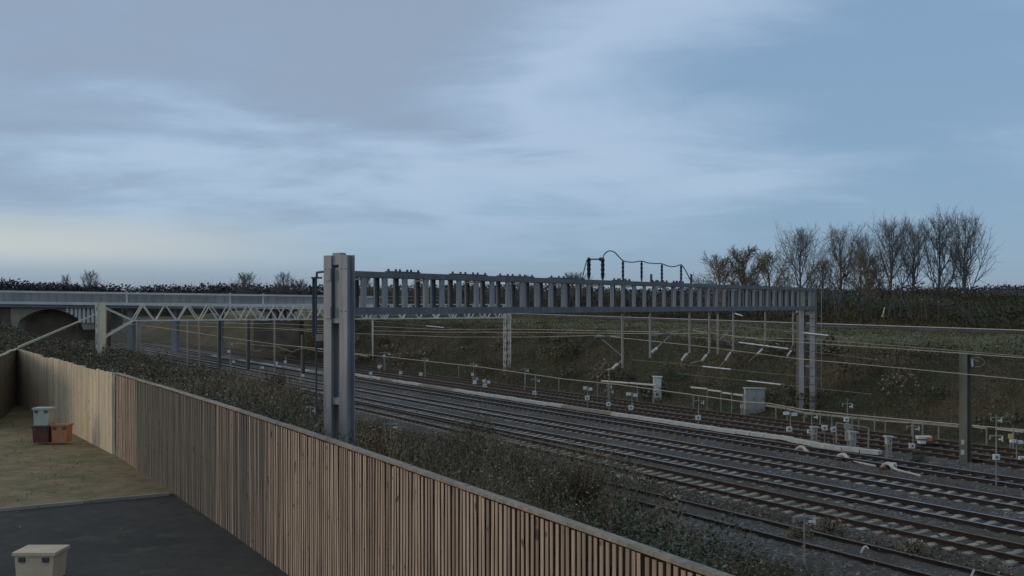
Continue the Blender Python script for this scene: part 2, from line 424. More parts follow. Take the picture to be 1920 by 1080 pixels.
class MB:
    """collects shapes and links them as one mesh object"""
    def __init__(self):
        self.v, self.f, self.m = [], [], []
    def add(self, verts, faces, mi=0):
        b = len(self.v)
        self.v += [tuple(x) for x in verts]
        self.f += [tuple(b + i for i in fc) for fc in faces]
        self.m += [mi] * len(faces)
        return self
    def box(self, c, ax, ay, az, mi=0):
        """centre and three half-axes"""
        c, ax, ay, az = (Vector(x) for x in (c, ax, ay, az))
        vs = [c + sx * ax + sy * ay + sz * az for sz in (-1, 1) for sy in (-1, 1) for sx in (-1, 1)]
        fs = [(0, 2, 3, 1), (4, 5, 7, 6), (0, 1, 5, 4), (2, 6, 7, 3), (0, 4, 6, 2), (1, 3, 7, 5)]
        return self.add(vs, fs, mi)
    def bbox(self, x0, x1, y0, y1, z0, z1, mi=0):
        return self.box(((x0 + x1) / 2, (y0 + y1) / 2, (z0 + z1) / 2), ((x1 - x0) / 2, 0, 0), (0, (y1 - y0) / 2, 0), (0, 0, (z1 - z0) / 2), mi)
    def bar(self, a, b, w, d, up=(0, 0, 1), mi=0):
        """rectangular bar from a to b, w across, d along up"""
        a, b = Vector(a), Vector(b)
        x = (b - a)
        u = Vector(up)
        if abs(x.normalized().dot(u)) > 0.98: u = Vector((1, 0, 0))
        y = x.cross(u).normalized()
        z = y.cross(x).normalized()
        return self.box((a + b) / 2, x / 2, y * (w / 2), z * (d / 2), mi)
    def tube(self, pts, r, n=6, mi=0, cap=True):
        pts = [Vector(q) for q in pts]
        rs = r if isinstance(r, (list, tuple)) else [r] * len(pts)
        vs, fs = [], []
        prev = None
        for i, q in enumerate(pts):
            d = (pts[min(i + 1, len(pts) - 1)] - pts[max(i - 1, 0)]).normalized()
            if prev is None:
                u = Vector((0, 0, 1)) if abs(d.z) < 0.9 else Vector((1, 0, 0))
                y = d.cross(u).normalized()
            else:
                y = (prev - d * prev.dot(d)).normalized()
            prev = y
            z = d.cross(y)
            for k in range(n):
                a = 2 * math.pi * k / n
                vs.append(q + (y * math.cos(a) + z * math.sin(a)) * rs[i])
        for i in range(len(pts) - 1):
            for k in range(n):
                k2 = (k + 1) % n
                fs.append((i * n + k, i * n + k2, (i + 1) * n + k2, (i + 1) * n + k))
        if cap:
            fs.append(tuple(range(n - 1, -1, -1)))
            fs.append(tuple(range((len(pts) - 1) * n, len(pts) * n)))
        return self.add(vs, fs, mi)
    def prism(self, outline, ext, mi=0):
        """outline: 3-D polygon, ext: extrusion vector"""
        o = [Vector(q) for q in outline]
        e = Vector(ext)
        n = len(o)
        fs = [tuple(range(n - 1, -1, -1)), tuple(range(n, 2 * n))]
        fs += [(i, (i + 1) % n, n + (i + 1) % n, n + i) for i in range(n)]
        return self.add(o + [q + e for q in o], fs, mi)
    def build(self, name, mats, parent=None, origin=None, smooth=False):
        me = bpy.data.meshes.new(name)
        o = Vector(origin) if origin is not None else Vector((0, 0, 0))
        me.from_pydata([(x - o.x, y - o.y, z - o.z) for x, y, z in self.v], [], self.f)
        for mm in (mats if isinstance(mats, (list, tuple)) else [mats]):
            me.materials.append(MATS[mm])
        if isinstance(mats, (list, tuple)):
            me.polygons.foreach_set('material_index', self.m)
        if smooth:
            me.polygons.foreach_set('use_smooth', [True] * len(me.polygons))
        me.update()
        return link(name, me, parent, o)

def link(name, me, parent=None, loc=None):
    ob = bpy.data.objects.new(name, me)
    COL.objects.link(ob)
    if parent is not None:
        ob.parent = parent
        base = Vector(parent.location)
        pp = parent.parent
        while pp is not None:
            base += Vector(pp.location)
            pp = pp.parent
        ob.location = (Vector(loc) if loc is not None else Vector((0, 0, 0))) - base
    elif loc is not None:
        ob.location = loc
    return ob
def tag(o, label, cat, group=None):
    o['label'] = label
    o['category'] = cat
    if group: o['group'] = group
    return o
def thing(name, label, cat, loc, group=None):
    o = bpy.data.objects.new(name, None)
    COL.objects.link(o)
    o.empty_display_size = 0.2
    o.location = loc
    return tag(o, label, cat, group)
def struct(o):
    o['kind'] = 'structure'
    return o
def stuff(o, label=None, cat=None):
    o['kind'] = 'stuff'
    if label:
        o['label'] = label
        o['category'] = cat
    return o

# ------------------------------------------------------------------ terrain
def zramp(s):
    return np.clip(5.03 + 0.0108 * (s - 46), 4.5, 6.6)
_ph = rng.uniform(0, 6.28, (14,))
def wob(p, s):
    return (np.sin(0.31 * p + 0.17 * s + _ph[0]) + np.sin(-0.23 * p + 0.41 * s + _ph[1]) + 0.7 * np.sin(0.83 * p + 0.29 * s + _ph[2])
            + 0.6 * np.sin(0.57 * p - 0.93 * s + _ph[3]) + 0.4 * np.sin(1.7 * p + 1.1 * s + _ph[4]) + 0.4 * np.sin(-1.3 * p + 2.1 * s + _ph[5])) / 4.1
def ground_z(p, s):
    p = np.asarray(p, dtype=float)
    s = np.asarray(s, dtype=float)
    far_on = sst(s, 36, 56)
    p1 = 9.0 + 8.5 * far_on
    p2 = 22.0 + 2.6 * far_on - 3.2 * sst(s, 34, 20)
    t = np.clip((p - p1) / (p2 - p1), 0, 1)
    fall = t * t * (3 - 2 * t)
    top = 2.55 + 0.35 * sst(s, 50, 100)
    top = top + 2.9 * sst(s, 62, 105) * (1 - sst(p, 7.5, 16.0)) + 1.6 * sst(s, 110, 150) * (1 - sst(p, 2, 14))
    z = top * (1 - fall) - 0.34 * fall
    z = np.where(p > 30, -0.34, z)
    z = z + (3.2 - z) * sst(s, 215, 300)
    zr = zramp(s)
    up = sst(p, 52.0, 60.5)
    zf = -0.34 + (zr - 1.25 + 0.34) * up + 1.25 * sst(p, 60.0, 74.5)
    zf = zf - 1.6 * sst(p, 79, 92)
    zf = zf + (3.2 - zf) * sst(p, 110, 300)
    zf = zf + (3.2 - zf) * sst(s, 215, 300)
    z = np.where(p > 50, zf, z)
    bank = (sst(p, 7.5, 10) * (1 - sst(p, 21.5, 24.5)) + sst(p, 52.5, 56) * (1 - sst(p, 90, 130)))
    z = z + 0.22 * wob(p * 1.3, s * 1.1) * bank
    return z
def z_at(x, y):
    p, s = PS(x, y)
    return float(ground_z(p, s))

def stand(x, y):                                   # level something stands on at a spot
    p, s = PS(x, y)
    g = float(ground_z(p, s))
    return max(g, -0.2) if 18 < p < 51.4 else g
def hit(px, py):                                   # ground point seen at a photo pixel
    y = 15.0
    while y < 300:
        q = at(px, py, y)
        if q.z <= stand(q.x, q.y): return q
        y += 0.25
    return at(px, py, 60)

def terrain():
    P = np.concatenate([[-2500, -900, -300, -120, -60, -30], np.arange(-20, 5.9, 2.0), np.arange(6.2, 28, 0.5), [29, 40, 50.5], np.arange(51, 80, 0.6), np.arange(80, 130, 3), [150, 200, 300, 500, 900, 2600]])
    S = np.concatenate([[-2500, -900, -300, -120, -60], np.arange(-30, 0, 3), np.arange(0, 112, 0.8), np.arange(112, 200, 3), [220, 260, 320, 420, 600, 900, 2600]])
    pp, ss = np.meshgrid(P, S, indexing='ij')
    zz = ground_z(pp, ss)
    x = pp * N2[0] + ss * T2[0]
    y = pp * N2[1] + ss * T2[1]
    v = np.stack([x, y, zz], -1).reshape(-1, 3)
    nP, nS = len(P), len(S)
    i, j = np.meshgrid(np.arange(nP - 1), np.arange(nS - 1), indexing='ij')
    a = (i * nS + j).ravel()
    f = np.stack([a, a + nS, a + nS + 1, a + 1], -1)
    pc = ((P[:-1] + P[1:]) / 2)[i].ravel()
    sc = ((S[:-1] + S[1:]) / 2)[j].ravel()
    mi = np.where(pc < 50, 0, np.where(pc < 61.2 + 1.5 * wob(pc * 0, sc * 3), 1, np.where(pc < 160, 2, 3)))
    mi = np.where((pc < -130) | (np.abs(sc) > 330), 3, mi)
    me = fast_mesh('ground', v, f, 4, mi, True)
    for k in ('bank_soil', 'far_scrub', 'field_grass', 'far_land'):
        me.materials.append(MATS[k])
    struct(link('ground', me))
terrain()

def ballast_bed():
    P = np.concatenate([np.arange(17.6, 24, 0.5), np.arange(24.0, 51.2, 0.22), [51.6, 52.2]])
    S = np.concatenate([np.arange(-40, 10, 2.0), np.arange(10, 100, 0.3), np.arange(100, 212, 4)])
    pp, ss = np.meshgrid(P, S, indexing='ij')
    bb = np.vectorize(bend)(ss)
    zz = np.full(pp.shape, -0.205)
    for pc in (25.3, 30.2, 32.45, 36.4, 40.7, 45.6, 48.9):
        d = np.abs(pp - pc)
        zz = np.where(d < 0.6, np.maximum(zz, -0.195), zz)
        zz = np.where((d > 0.98) & (d < 1.75), np.maximum(zz, -0.152), zz)
    zz = np.where((pp > 24.2) & (pp < 26.6), -0.125, zz)              # the overgrown near siding is filled up to the rails
    zz = zz - 0.18 * sst(pp, 26.7, 27.2) * (1 - sst(pp, 27.3, 28.0)) - 0.16 * sst(pp, 38.1, 38.5) * (1 - sst(pp, 38.7, 39.2)) - 0.12 * sst(pp, 42.2, 42.7) * (1 - sst(pp, 43.0, 43.8))
    zz = zz + rng.normal(0, 0.014, zz.shape) + 0.02 * wob(pp * 2, ss * 2)
    zz = zz - 0.10 * sst(pp, 24.0, 22.5)
    zz = np.where((pp < 17.9) | (pp > 51.2), -0.47, zz)
    p2 = pp + bb * np.clip((pp - 20) / 5, 0, 1)
    v = np.stack([p2 * N2[0] + ss * T2[0], p2 * N2[1] + ss * T2[1], zz], -1).reshape(-1, 3)
    nP, nS = len(P), len(S)
    i, j = np.meshgrid(np.arange(nP - 1), np.arange(nS - 1), indexing='ij')
    a = (i * nS + j).ravel()
    me = fast_mesh('ballast_bed', v, np.stack([a, a + nS, a + nS + 1, a + 1], -1), 4, None, False)
    me.materials.append(MATS['ballast'])
    struct(link('ballast_bed', me))
ballast_bed()

# yard behind the boarded fence
YARD_Z = 2.9
mb = MB()
q = [XY(-40, -30), XY(6.0, -30), XY(6.75, 24.5), XY(-40, 24.5)]
mb.prism([(x, y, YARD_Z - 0.4) for x, y in q], (0, 0, 0.41))
struct(mb.build('yard', 'yard_tarmac'))
mb = MB()
q = [XY(-40, 24.6), XY(6.75, 24.6), XY(6.0, 52), XY(-40, 52)]
mb.prism([(x, y, YARD_Z - 0.4) for x, y in q], (0, 0, 0.43))
struct(mb.build('garden', 'garden_soil'))

for i in range(40):
    pa = 6.0 - i * 0.92
    x0, y0 = XY(pa, 24.56)
    x1, y1 = XY(pa - 0.90, 24.56)
    o = MB().bar((x0, y0, YARD_Z + 0.03), (x1, y1, YARD_Z + 0.03), 0.09, 0.09).build('edging_block', 'concrete')
    o.parent = bpy.data.objects['yard']

# ------------------------------------------------------------------ railway tracks
def rail_mesh(name, p0, s0, s1, parent, side, top):
    prof = [(-0.07, -0.16), (0.07, -0.16), (0.07, -0.145), (0.012, -0.125), (0.012, -0.05), (0.036, -0.042), (0.036, -0.008), (0.028, 0.0), (-0.028, 0.0), (-0.036, -0.008), (-0.036, -0.042), (-0.012, -0.05), (-0.012, -0.125), (-0.07, -0.145)]
    n = len(prof)
    S = np.concatenate([np.arange(s0, min(s1, 120), 3.0), np.arange(max(120, s0), s1 + 0.1, 8.0)])
    vs, fs, mi = [], [], []
    for s in S:
        pc = p0(s)
        for dp, dz_ in prof:
            x, y = XY(pc + dp, s)
            vs.append((x, y, dz_))
    for i in range(len(S) - 1):
        for k in range(n):
            k2 = (k + 1) % n
            fs.append((i * n + k, i * n + k2, (i + 1) * n + k2, (i + 1) * n + k))
            mi.append(1 if k in (6, 7, 8) else 0)
    fs.append(tuple(range(n)))
    mi.append(0)
    fs.append(tuple(range((len(S) - 1) * n + n - 1, (len(S) - 1) * n - 1, -1)))
    mi.append(0)
    me = bpy.data.meshes.new(name)
    me.from_pydata(vs, [], fs)
    for m_ in side, top: me.materials.append(MATS[m_])
    me.polygons.foreach_set('material_index', mi)
    me.update()
    return link(name, me, parent)
def sleeper_mesh(length, mat, zt, worn):
    mb = MB()
    hl = length / 2
    for a, b, w in ((-hl, -0.45, 0.14), (-0.45, 0.45, 0.115), (0.45, hl, 0.14)):
        dz = 0.0 if abs(a + b) > 0.1 else 0.022
        mb.box(((a + b) / 2, 0, zt - dz - 0.08), ((b - a) / 2, 0, 0), (0, w, 0), (0, 0, 0.08))
    if worn:
        for r_ in (-0.75, 0.75):
            for e in (-0.115, 0.115):
                mb.box((r_ + e, 0, zt + 0.012), (0.028, 0, 0), (0, 0.045, 0), (0, 0, 0.013), 1)
    me = bpy.data.meshes.new('sleeper')
    me.from_pydata(mb.v, [], mb.f)
    me.materials.append(MATS[mat])
    me.materials.append(MATS['clip'])
    me.polygons.foreach_set('material_index', mb.m)
    return me
ANG = math.atan2(N2[1], N2[0])
def track(label, pc, s_a, s_b, smat, side, top, parts, shift=0.0, zt=-0.158, drift=None, length=2.5, far=True):
    pf = (lambda s: pc + bend(s)) if drift is None else drift
    x, y = XY(pf(20), 20)
    root = thing('railway_track', label, 'railway track', (x, y, 0))
    for d in (-0.75, 0.75):
        rail_mesh('rail', lambda s, d=d: pf(s) + d, s_a, s_b, root, side, top)
    if not parts: return root
    me = sleeper_mesh(length, smat, zt, True)
    s = parts[0] + shift
    while s < parts[1]:
        x, y = XY(pf(s) + random.uniform(-0.02, 0.02), s)
        o = link('sleeper', me, root, (x, y, random.uniform(-0.006, 0.004)))
        o.rotation_euler = (0, 0, ANG + random.uniform(-0.012, 0.012))
        s += 0.66
    if far:
        mb = MB()
        while s < min(s_b, 190):
            x, y = XY(pf(s), s)
            mb.box((x, y, zt - 0.08), (N2[0] * length / 2, N2[1] * length / 2, 0), (T2[0] * 0.13, T2[1] * 0.13, 0), (0, 0, 0.08))
            s += 0.66
        stuff(mb.build('far_sleepers', smat, root))
    return root
track('overgrown near siding, its sleepers buried in ballast, closest track to the board fence', 25.3, -35, 210, 'sleeper', 'rust', 'rail_top_dull', None)
track('rusty brown track with pale sleepers, converging with the shinier track just behind it', 30.2, -35, 95, 'sleeper', 'rust_red', 'rail_top_dull', (14, 88), 0.0, -0.155, lambda s: 30.2 - 0.9 * sst(s, 62, 20) + 0.55 * sst(s, 40, 75), 2.4)
track('polished track hugging the rusty brown track, third from the board fence', 32.5, -35, 210, 'sleeper', 'rust', 'rail_top', (14, 92), 0.33, -0.165, lambda s: 32.5 + bend(s))
track('polished track with long row of pale sleepers, fourth from the board fence', 36.4, -35, 210, 'sleeper', 'rust', 'rail_top', (18, 105))
track('track with raised pale cable humps between its rails, fifth from the fence', 40.7, -35, 210, 'sleeper_brown', 'rust', 'rail_top', (20, 100), 0.2)
track('brown rusty track just beyond the pale cable trough', 45.6, -35, 210, 'sleeper_brown', 'rust_red', 'rail_top_dull', (25, 100), 0.1)
track('farthest brown track at the foot of the scrubby embankment', 48.9, -35, 210, 'sleeper_brown', 'rust_red', 'rail_top_dull', (28, 100), 0.4)

# pale cable trough between the fifth and sixth track: lid slabs
def trough(name, label, pf, s0, s1, step, w=0.42, h=0.20, wave=0.0):
    x, y = XY(pf(s0), s0)
    root = thing(name, label, 'cable trough', (x, y, -0.2))
    me = bpy.data.meshes.new('trough_lid')
    b = MB().box((0, 0, h / 2), (w / 2, 0, 0), (0, step / 2 - 0.012, 0), (0, 0, h / 2))
    me.from_pydata(b.v, [], b.f)
    me.materials.append(MATS['trough_concrete'])
    me2 = me.copy()
    me2.materials[0] = MATS['concrete']
    s = s0
    while s < s1:
        x, y = XY(pf(s), s)
        dull = s > 56 and math.sin(s * 0.55) + 0.8 * math.sin(s * 0.23 + 1) > 0.2
        o = link('trough_lid', me2 if dull else me, root, (x, y, -0.21 + random.uniform(-0.015, 0.02)))
        dp = (pf(s + 1) - pf(s - 1)) / 2
        o.rotation_euler = (random.uniform(-0.01, 0.01), random.uniform(-0.02, 0.02), ANG - math.atan(dp) + random.uniform(-0.02, 0.02))
        s += step
    return root
def tr1(s):
    return 43.35 + bend(s) + 0.35 * float(sst(s, 47, 40)) * math.sin((s - 40) * 0.6)
trough('cable_trough', 'pale concrete cable trough running beside the fifth track', tr1, 35, 104, 1.0)
trough('cable_trough', 'pale concrete cable trough far left near the bridge piers', lambda s: 41.9 + 0.02 * (s - 100), 106, 150, 1.5, 0.5, 0.25)

# ------------------------------------------------------------------ boarded fence along the yard
FZ0, FZ1 = YARD_Z, 5.35
def fence_pt(k):                                   # k metres along the fence from its near end
    a, b = Vector((2.35, 6.05)), Vector((-11.5, 30.2))
    d = (b - a).normalized()
    nrm = Vector((d.y, -d.x))
    L = (b - a).length
    bow = 0.22 * math.sin(math.pi * k / L)
    return a + d * k + nrm * bow, d, L
_, _, FL = fence_pt(0)
fence = thing('board_fence', 'long brown fence of narrow upright slats with weathered capping beside the railway', 'fence', (*fence_pt(FL / 2)[0], FZ0))
pitch = FL / 299.0
bw = 0.048
me_list = []
for v_ in range(4):
    b = MB()
    hw, th, hh = bw / 2 * (0.93 + 0.05 * v_), 0.0035, (FZ1 - 0.075 - FZ0) / 2
    lean = (v_ - 1.5) * 0.004
    b.prism([(-hw, -th, -hh), (hw * 0.6, -th, -hh), (hw, -th * 0.3, -hh), (hw, th, -hh), (-hw, th, -hh)], (lean, 0, 2 * hh))
    m = bpy.data.meshes.new('slat')
    m.from_pydata(b.v, [], b.f)
    m.materials.append(MATS['fence_wood'])
    m2 = m.copy()
    m2.materials[0] = MATS['fence_grey']
    me_list.append((m, m2))
for i in range(299):
    q, d, _ = fence_pt((i + 0.5) * pitch)
    fpx = 960 + F * q.x / q.y
    weathered = random.random() < min(1.0, max(0.0, (540 - fpx) / 150.0)) * (1.0 if fpx > 258 else 0.1)
    o = link('slat', me_list[random.randrange(4)][1 if weathered else 0], fence, (q.x, q.y, (FZ0 + FZ1 - 0.075) / 2 + random.uniform(-0.008, 0.006)))
    o.rotation_euler = (random.uniform(-0.006, 0.006), random.uniform(-0.006, 0.006), math.atan2(-d.y, -d.x) + random.uniform(-0.02, 0.02))
# boards nailed on the railway side, closing the gaps
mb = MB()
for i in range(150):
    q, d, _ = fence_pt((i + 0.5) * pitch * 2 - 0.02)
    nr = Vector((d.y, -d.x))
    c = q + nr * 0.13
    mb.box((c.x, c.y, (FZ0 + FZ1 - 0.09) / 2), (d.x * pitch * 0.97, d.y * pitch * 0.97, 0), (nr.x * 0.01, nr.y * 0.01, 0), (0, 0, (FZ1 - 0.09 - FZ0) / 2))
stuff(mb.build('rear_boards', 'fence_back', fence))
nseg = 11
for i in range(nseg):
    q0, d, _ = fence_pt(i * FL / nseg + 0.004)
    q1, _, _ = fence_pt((i + 1) * FL / nseg - 0.004)
    nr = Vector((d.y, -d.x))
    c = (q0 + q1) / 2 + nr * 0.03
    dj = random.uniform(-0.006, 0.006)
    mb = MB().box((0, 0, 0), ((q1 - q0).length / 2, 0, 0), (0, 0.052, 0), (0, 0, 0.017))
    o = mb.build('capping_board', 'cap_wood', fence, None)
    o.location = Vector((c.x, c.y, FZ1 - 0.032 + dj)) - fence.location
    o.rotation_euler = (random.uniform(-0.03, 0.03), 0, math.atan2((q1 - q0).y, (q1 - q0).x))
    for zz in (0.4, 1.25, 2.1):
        mb = MB()
        c0, c1 = q0 + nr * 0.045, q1 + nr * 0.045
        mb.bar((c0.x, c0.y, FZ0 + zz), (c1.x, c1.y, FZ0 + zz), 0.06, 0.075)
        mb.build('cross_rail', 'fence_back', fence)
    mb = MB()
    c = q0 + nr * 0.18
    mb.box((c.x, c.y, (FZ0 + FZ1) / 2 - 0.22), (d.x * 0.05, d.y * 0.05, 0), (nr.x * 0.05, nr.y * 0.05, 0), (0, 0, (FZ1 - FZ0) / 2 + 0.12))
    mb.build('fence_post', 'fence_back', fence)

# pale panel fence carrying the line on to the far corner of the yard
def panel_fence(label, a, b, n, mat, z0, z1, zslope, width, cap):
    a, b = Vector(a), Vector(b)
    d = (b - a).normalized()
    nr = Vector((d.y, -d.x))
    root = thing('panel_fence', label, 'fence', (a.x, a.y, z0))
    L = (b - a).length
    nb = int(L / width)
    k = 0
    pl = L / n
    for i in range(n):
        q = a + d * (i * pl)
        mb = MB().box((q.x + nr.x * 0.03, q.y + nr.y * 0.03, (z0 + z1) / 2 + zslope * i / n - 0.05), (d.x * 0.045, d.y * 0.045, 0), (nr.x * 0.045, nr.y * 0.045, 0), (0, 0, (z1 - z0) / 2 + 0.05))
        mb.build('fence_post', mat, root)
        m = max(3, int(pl / width))
        w = pl / m
        dz = random.uniform(-0.05, 0.05)
        for j in range(m):
            c = q + d * ((j + 0.5) * w)
            zt = z1 + zslope * (i + j / m) / n + dz + random.uniform(-0.012, 0.012)
            mb = MB().box((0, 0, 0), (w / 2 * 0.985, 0, 0), (0, 0.011, 0), (0, 0, (zt - z0) / 2))
            o = mb.build('fence_board', mat, root)
            o.location = Vector((c.x, c.y, (zt + z0) / 2)) - root.location
            o.rotation_euler = (0, 0, math.atan2(d.y, d.x) + 0.05)
        if cap:
            c0, c1 = q, q + d * pl
            MB().bar((c0.x, c0.y, z1 + zslope * i / n + dz + 0.03), (c1.x, c1.y, z1 + zslope * (i + 1) / n + dz + 0.03), 0.10, 0.05).build('capping_rail', 'pale_rail', root)
    return root
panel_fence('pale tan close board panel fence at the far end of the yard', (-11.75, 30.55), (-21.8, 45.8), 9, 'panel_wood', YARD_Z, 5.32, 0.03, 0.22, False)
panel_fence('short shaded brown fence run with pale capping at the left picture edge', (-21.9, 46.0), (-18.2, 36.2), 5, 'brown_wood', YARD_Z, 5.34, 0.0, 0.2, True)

# sloping pale handrail climbing the bank beyond the corner of the yard
a, b = Vector((-21.9, 46.1, 5.42)), at(178, 590, 76)
rail = thing('handrail', 'thin pale rail sloping up the bank behind the corner of the fences', 'handrail', (a.x, a.y, a.z - 1.1))
MB().bar(a, b, 0.07, 0.09).build('top_rail', 'pale_rail', rail)
for i in range(4):
    q = a.lerp(b, i / 3)
    MB().tube([(q.x, q.y, min(z_at(q.x, q.y), q.z - 0.8) - 0.2), (q.x, q.y, q.z - 0.05)], 0.03, 6).build('rail_post', 'stem_brown', rail)

# ------------------------------------------------------------------ big grey portal gantry
GA = Vector((-5.47, 34.5, 0))                     # near leg, front column
GB = Vector((20.15, 69.6, 0))                     # far leg, front column
ga = (GB - GA).normalized()
gt = Vector((-ga.y, ga.x, 0))                     # from the front frame to the rear frame
GW = 0.74
ZB, ZT = 7.0, 8.44
GL = (GB - GA).length
gantry = thing('portal_gantry', 'big grey steel portal gantry of upright plates spanning all the tracks', 'gantry', (GA.x, GA.y, z_at(GA.x, GA.y)))
def gp(k, side, z):                               # k metres along the beam
    q = GA + ga * k + gt * (GW * side)
    return Vector((q.x, q.y, z))
def h_column(mb, base, top, a, t, fl=0.36, dep=0.36, tf=0.025):
    c = Vector((base.x, base.y, (base.z + top) / 2))
    hz = Vector((0, 0, (top - base.z) / 2))
    for sg in (-1, 1):
        mb.box(c + a * (sg * (dep / 2 - tf / 2)), a * (tf / 2), t * (fl / 2), hz)
    mb.box(c, a * (dep / 2 - tf), t * (tf / 2), hz)
for k, zt in ((0, 8.96), (GL, 8.46)):
    for sd in (0, 1):
        q = gp(k, sd, 0)
        mb = MB()
        zb = z_at(q.x, q.y) - 0.4
        h_column(mb, Vector((q.x, q.y, zb)), zt, ga, gt)
        col_o = mb.build('column', 'galv', gantry)
        if k > 1 and sd == 0:
            for zz in np.arange(0.9, 6.6, 0.55):
                MB().box(q + Vector((0, 0, zz)) - ga * 0.188, ga * 0.006, gt * 0.17, (0, 0, 0.02)).build('step_band', 'galv_dark', col_o)
    tz = [(zt - 0.12, 0.20), (6.78, 0.08), (4.1, 0.11)] if k < 1 else [(zt - 0.1, 0.09), (3.2, 0.06), (6.75, 0.12)]
    for zz, hh in tz:
        a0, a1 = gp(k, 0, zz), gp(k, 1, zz)
        MB().box((a0 + a1) / 2, ga * 0.13, gt * (GW / 2 - 0.185), (0, 0, hh)).build('tie_plate', 'galv', gantry)
for sd in (0, 1):
    for zz in (8.5, 7.1, 3.0):
        for e in (-0.1, 0.1):
            MB().tube([gp(-0.18, sd, zz) + gt * e, gp(-0.20, sd, zz) + gt * e], 0.018, 6).build('bolt', 'galv_dark', gantry)
for zz in (2.95, 3.05, 3.15):
    for e in (-0.05, 0.05):
        c = gp(0.0, 0, zz) - gt * 0.185 + ga * e
        MB().tube([c, c - gt * 0.03], 0.022, 6).build('bolt', 'galv_dark', gantry)
# end bracket panel between the columns of the near leg
for sd in (0.5,):
    MB().box(gp(0.0, sd, (ZB + ZT) / 2 - 0.1), ga * 0.10, gt * 0.11, (0, 0, 0.93)).build('bracket_plate', 'galv', gantry)
for zz in (7.05, 8.30):
    MB().box(gp(-0.21, 0.93, zz), ga * 0.02, gt * 0.14, (0, 0, 0.19)).build('gusset_plate', 'galv', gantry)
for sd in (0, 1):
    for z0, z1, nm in ((ZT - 0.19, ZT, 'top_chord'), (ZB - 0.03, ZB + 0.22, 'bottom_chord')):
        mb = MB()
        a0, a1 = gp(0.19, sd, 0), gp(GL - 0.19, sd, 0)
        zc = (z0 + z1) / 2
        c = (a0 + a1) / 2
        sg = -1 if sd == 0 else 1
        hl = ga * ((a1 - a0).length / 2)
        mb.box(Vector((c.x, c.y, zc)) + gt * (sg * 0.085), hl, gt * 0.012, (0, 0, (z1 - z0) / 2))
        for e in (z0 + 0.010, z1 - 0.010):
            mb.box(Vector((c.x, c.y, e)) - gt * (sg * 0.002), hl, gt * 0.075, (0, 0, 0.010))
        mb.build(nm, 'galv_shaded', gantry)
npl = 42
for sd in (0, 1):
    me = bpy.data.meshes.new('upright_plate')
    b = MB()
    hz = (ZT - ZB) / 2 - 0.015
    sg = -1 if sd == 0 else 1
    b.box((0, sg * 0.055, 0), (0.115, 0, 0), (0, 0.009, 0), (0, 0, hz))
    b.box((0.109, sg * 0.015, 0), (0.006, 0, 0), (0, 0.031, 0), (0, 0, hz))
    b.box((-0.109, sg * 0.015, 0), (0.006, 0, 0), (0, 0.031, 0), (0, 0, hz))
    me.from_pydata(b.v, [], b.f)
    me.materials.append(MATS['galv' if sd == 0 else 'galv_shaded'])
    for i in range(npl):
        k = 0.75 + i * (GL - 1.5) / (npl - 1) + random.uniform(-0.02, 0.02)
        if i in (3, 13, 22, 29): k += 0.12
        if sd == 1: k = min(k + 0.42, GL - 0.5)
        o = link('upright_plate', me, gantry, gp(k, sd, (ZT + ZB) / 2))
        o.rotation_euler = (0, 0, math.atan2(ga.y, ga.x))
for i in range(0, npl, 3):                         # cross ties between the two frames
    k = 0.75 + i * (GL - 1.5) / (npl - 1) + 0.35
    for zz in (ZB + 0.04, ZT - 0.25):
        MB().bar(gp(k, 0.08, zz), gp(k, 0.92, zz), 0.10, 0.06).build('cross_tie', 'galv', gantry)
def k_of(px):                                      # beam metre seen at a photo column
    u = (px - 960) / F
    return (u * GA.y - GA.x) / (ga.x - u * ga.y)
# bolted splice plates on the top chord
for x0, x1 in ((725, 785), (845, 911), (934, 999), (1030, 1094), (1150, 1180), (1222, 1250), (1262, 1280)):
    k0, k1 = k_of(x0), k_of(x1)
    pl = MB()
    c = gp((k0 + k1) / 2, 0, ZT + 0.022)
    pl.box(c, ga * ((k1 - k0) / 2), gt * 0.085, (0, 0, 0.02))
    sp = pl.build('splice_plate', 'galv_dark', gantry)
    n = 6
    for i in range(n):
        kk = k0 + (k1 - k0) * (0.06 + 0.88 * i / (n - 1)) + (0.06 if i % 2 else -0.03)
        MB().tube([gp(kk, -0.02, ZT + 0.04), gp(kk, -0.02, ZT + 0.115)], 0.045, 6).build('bolt', 'galv_dark', sp)

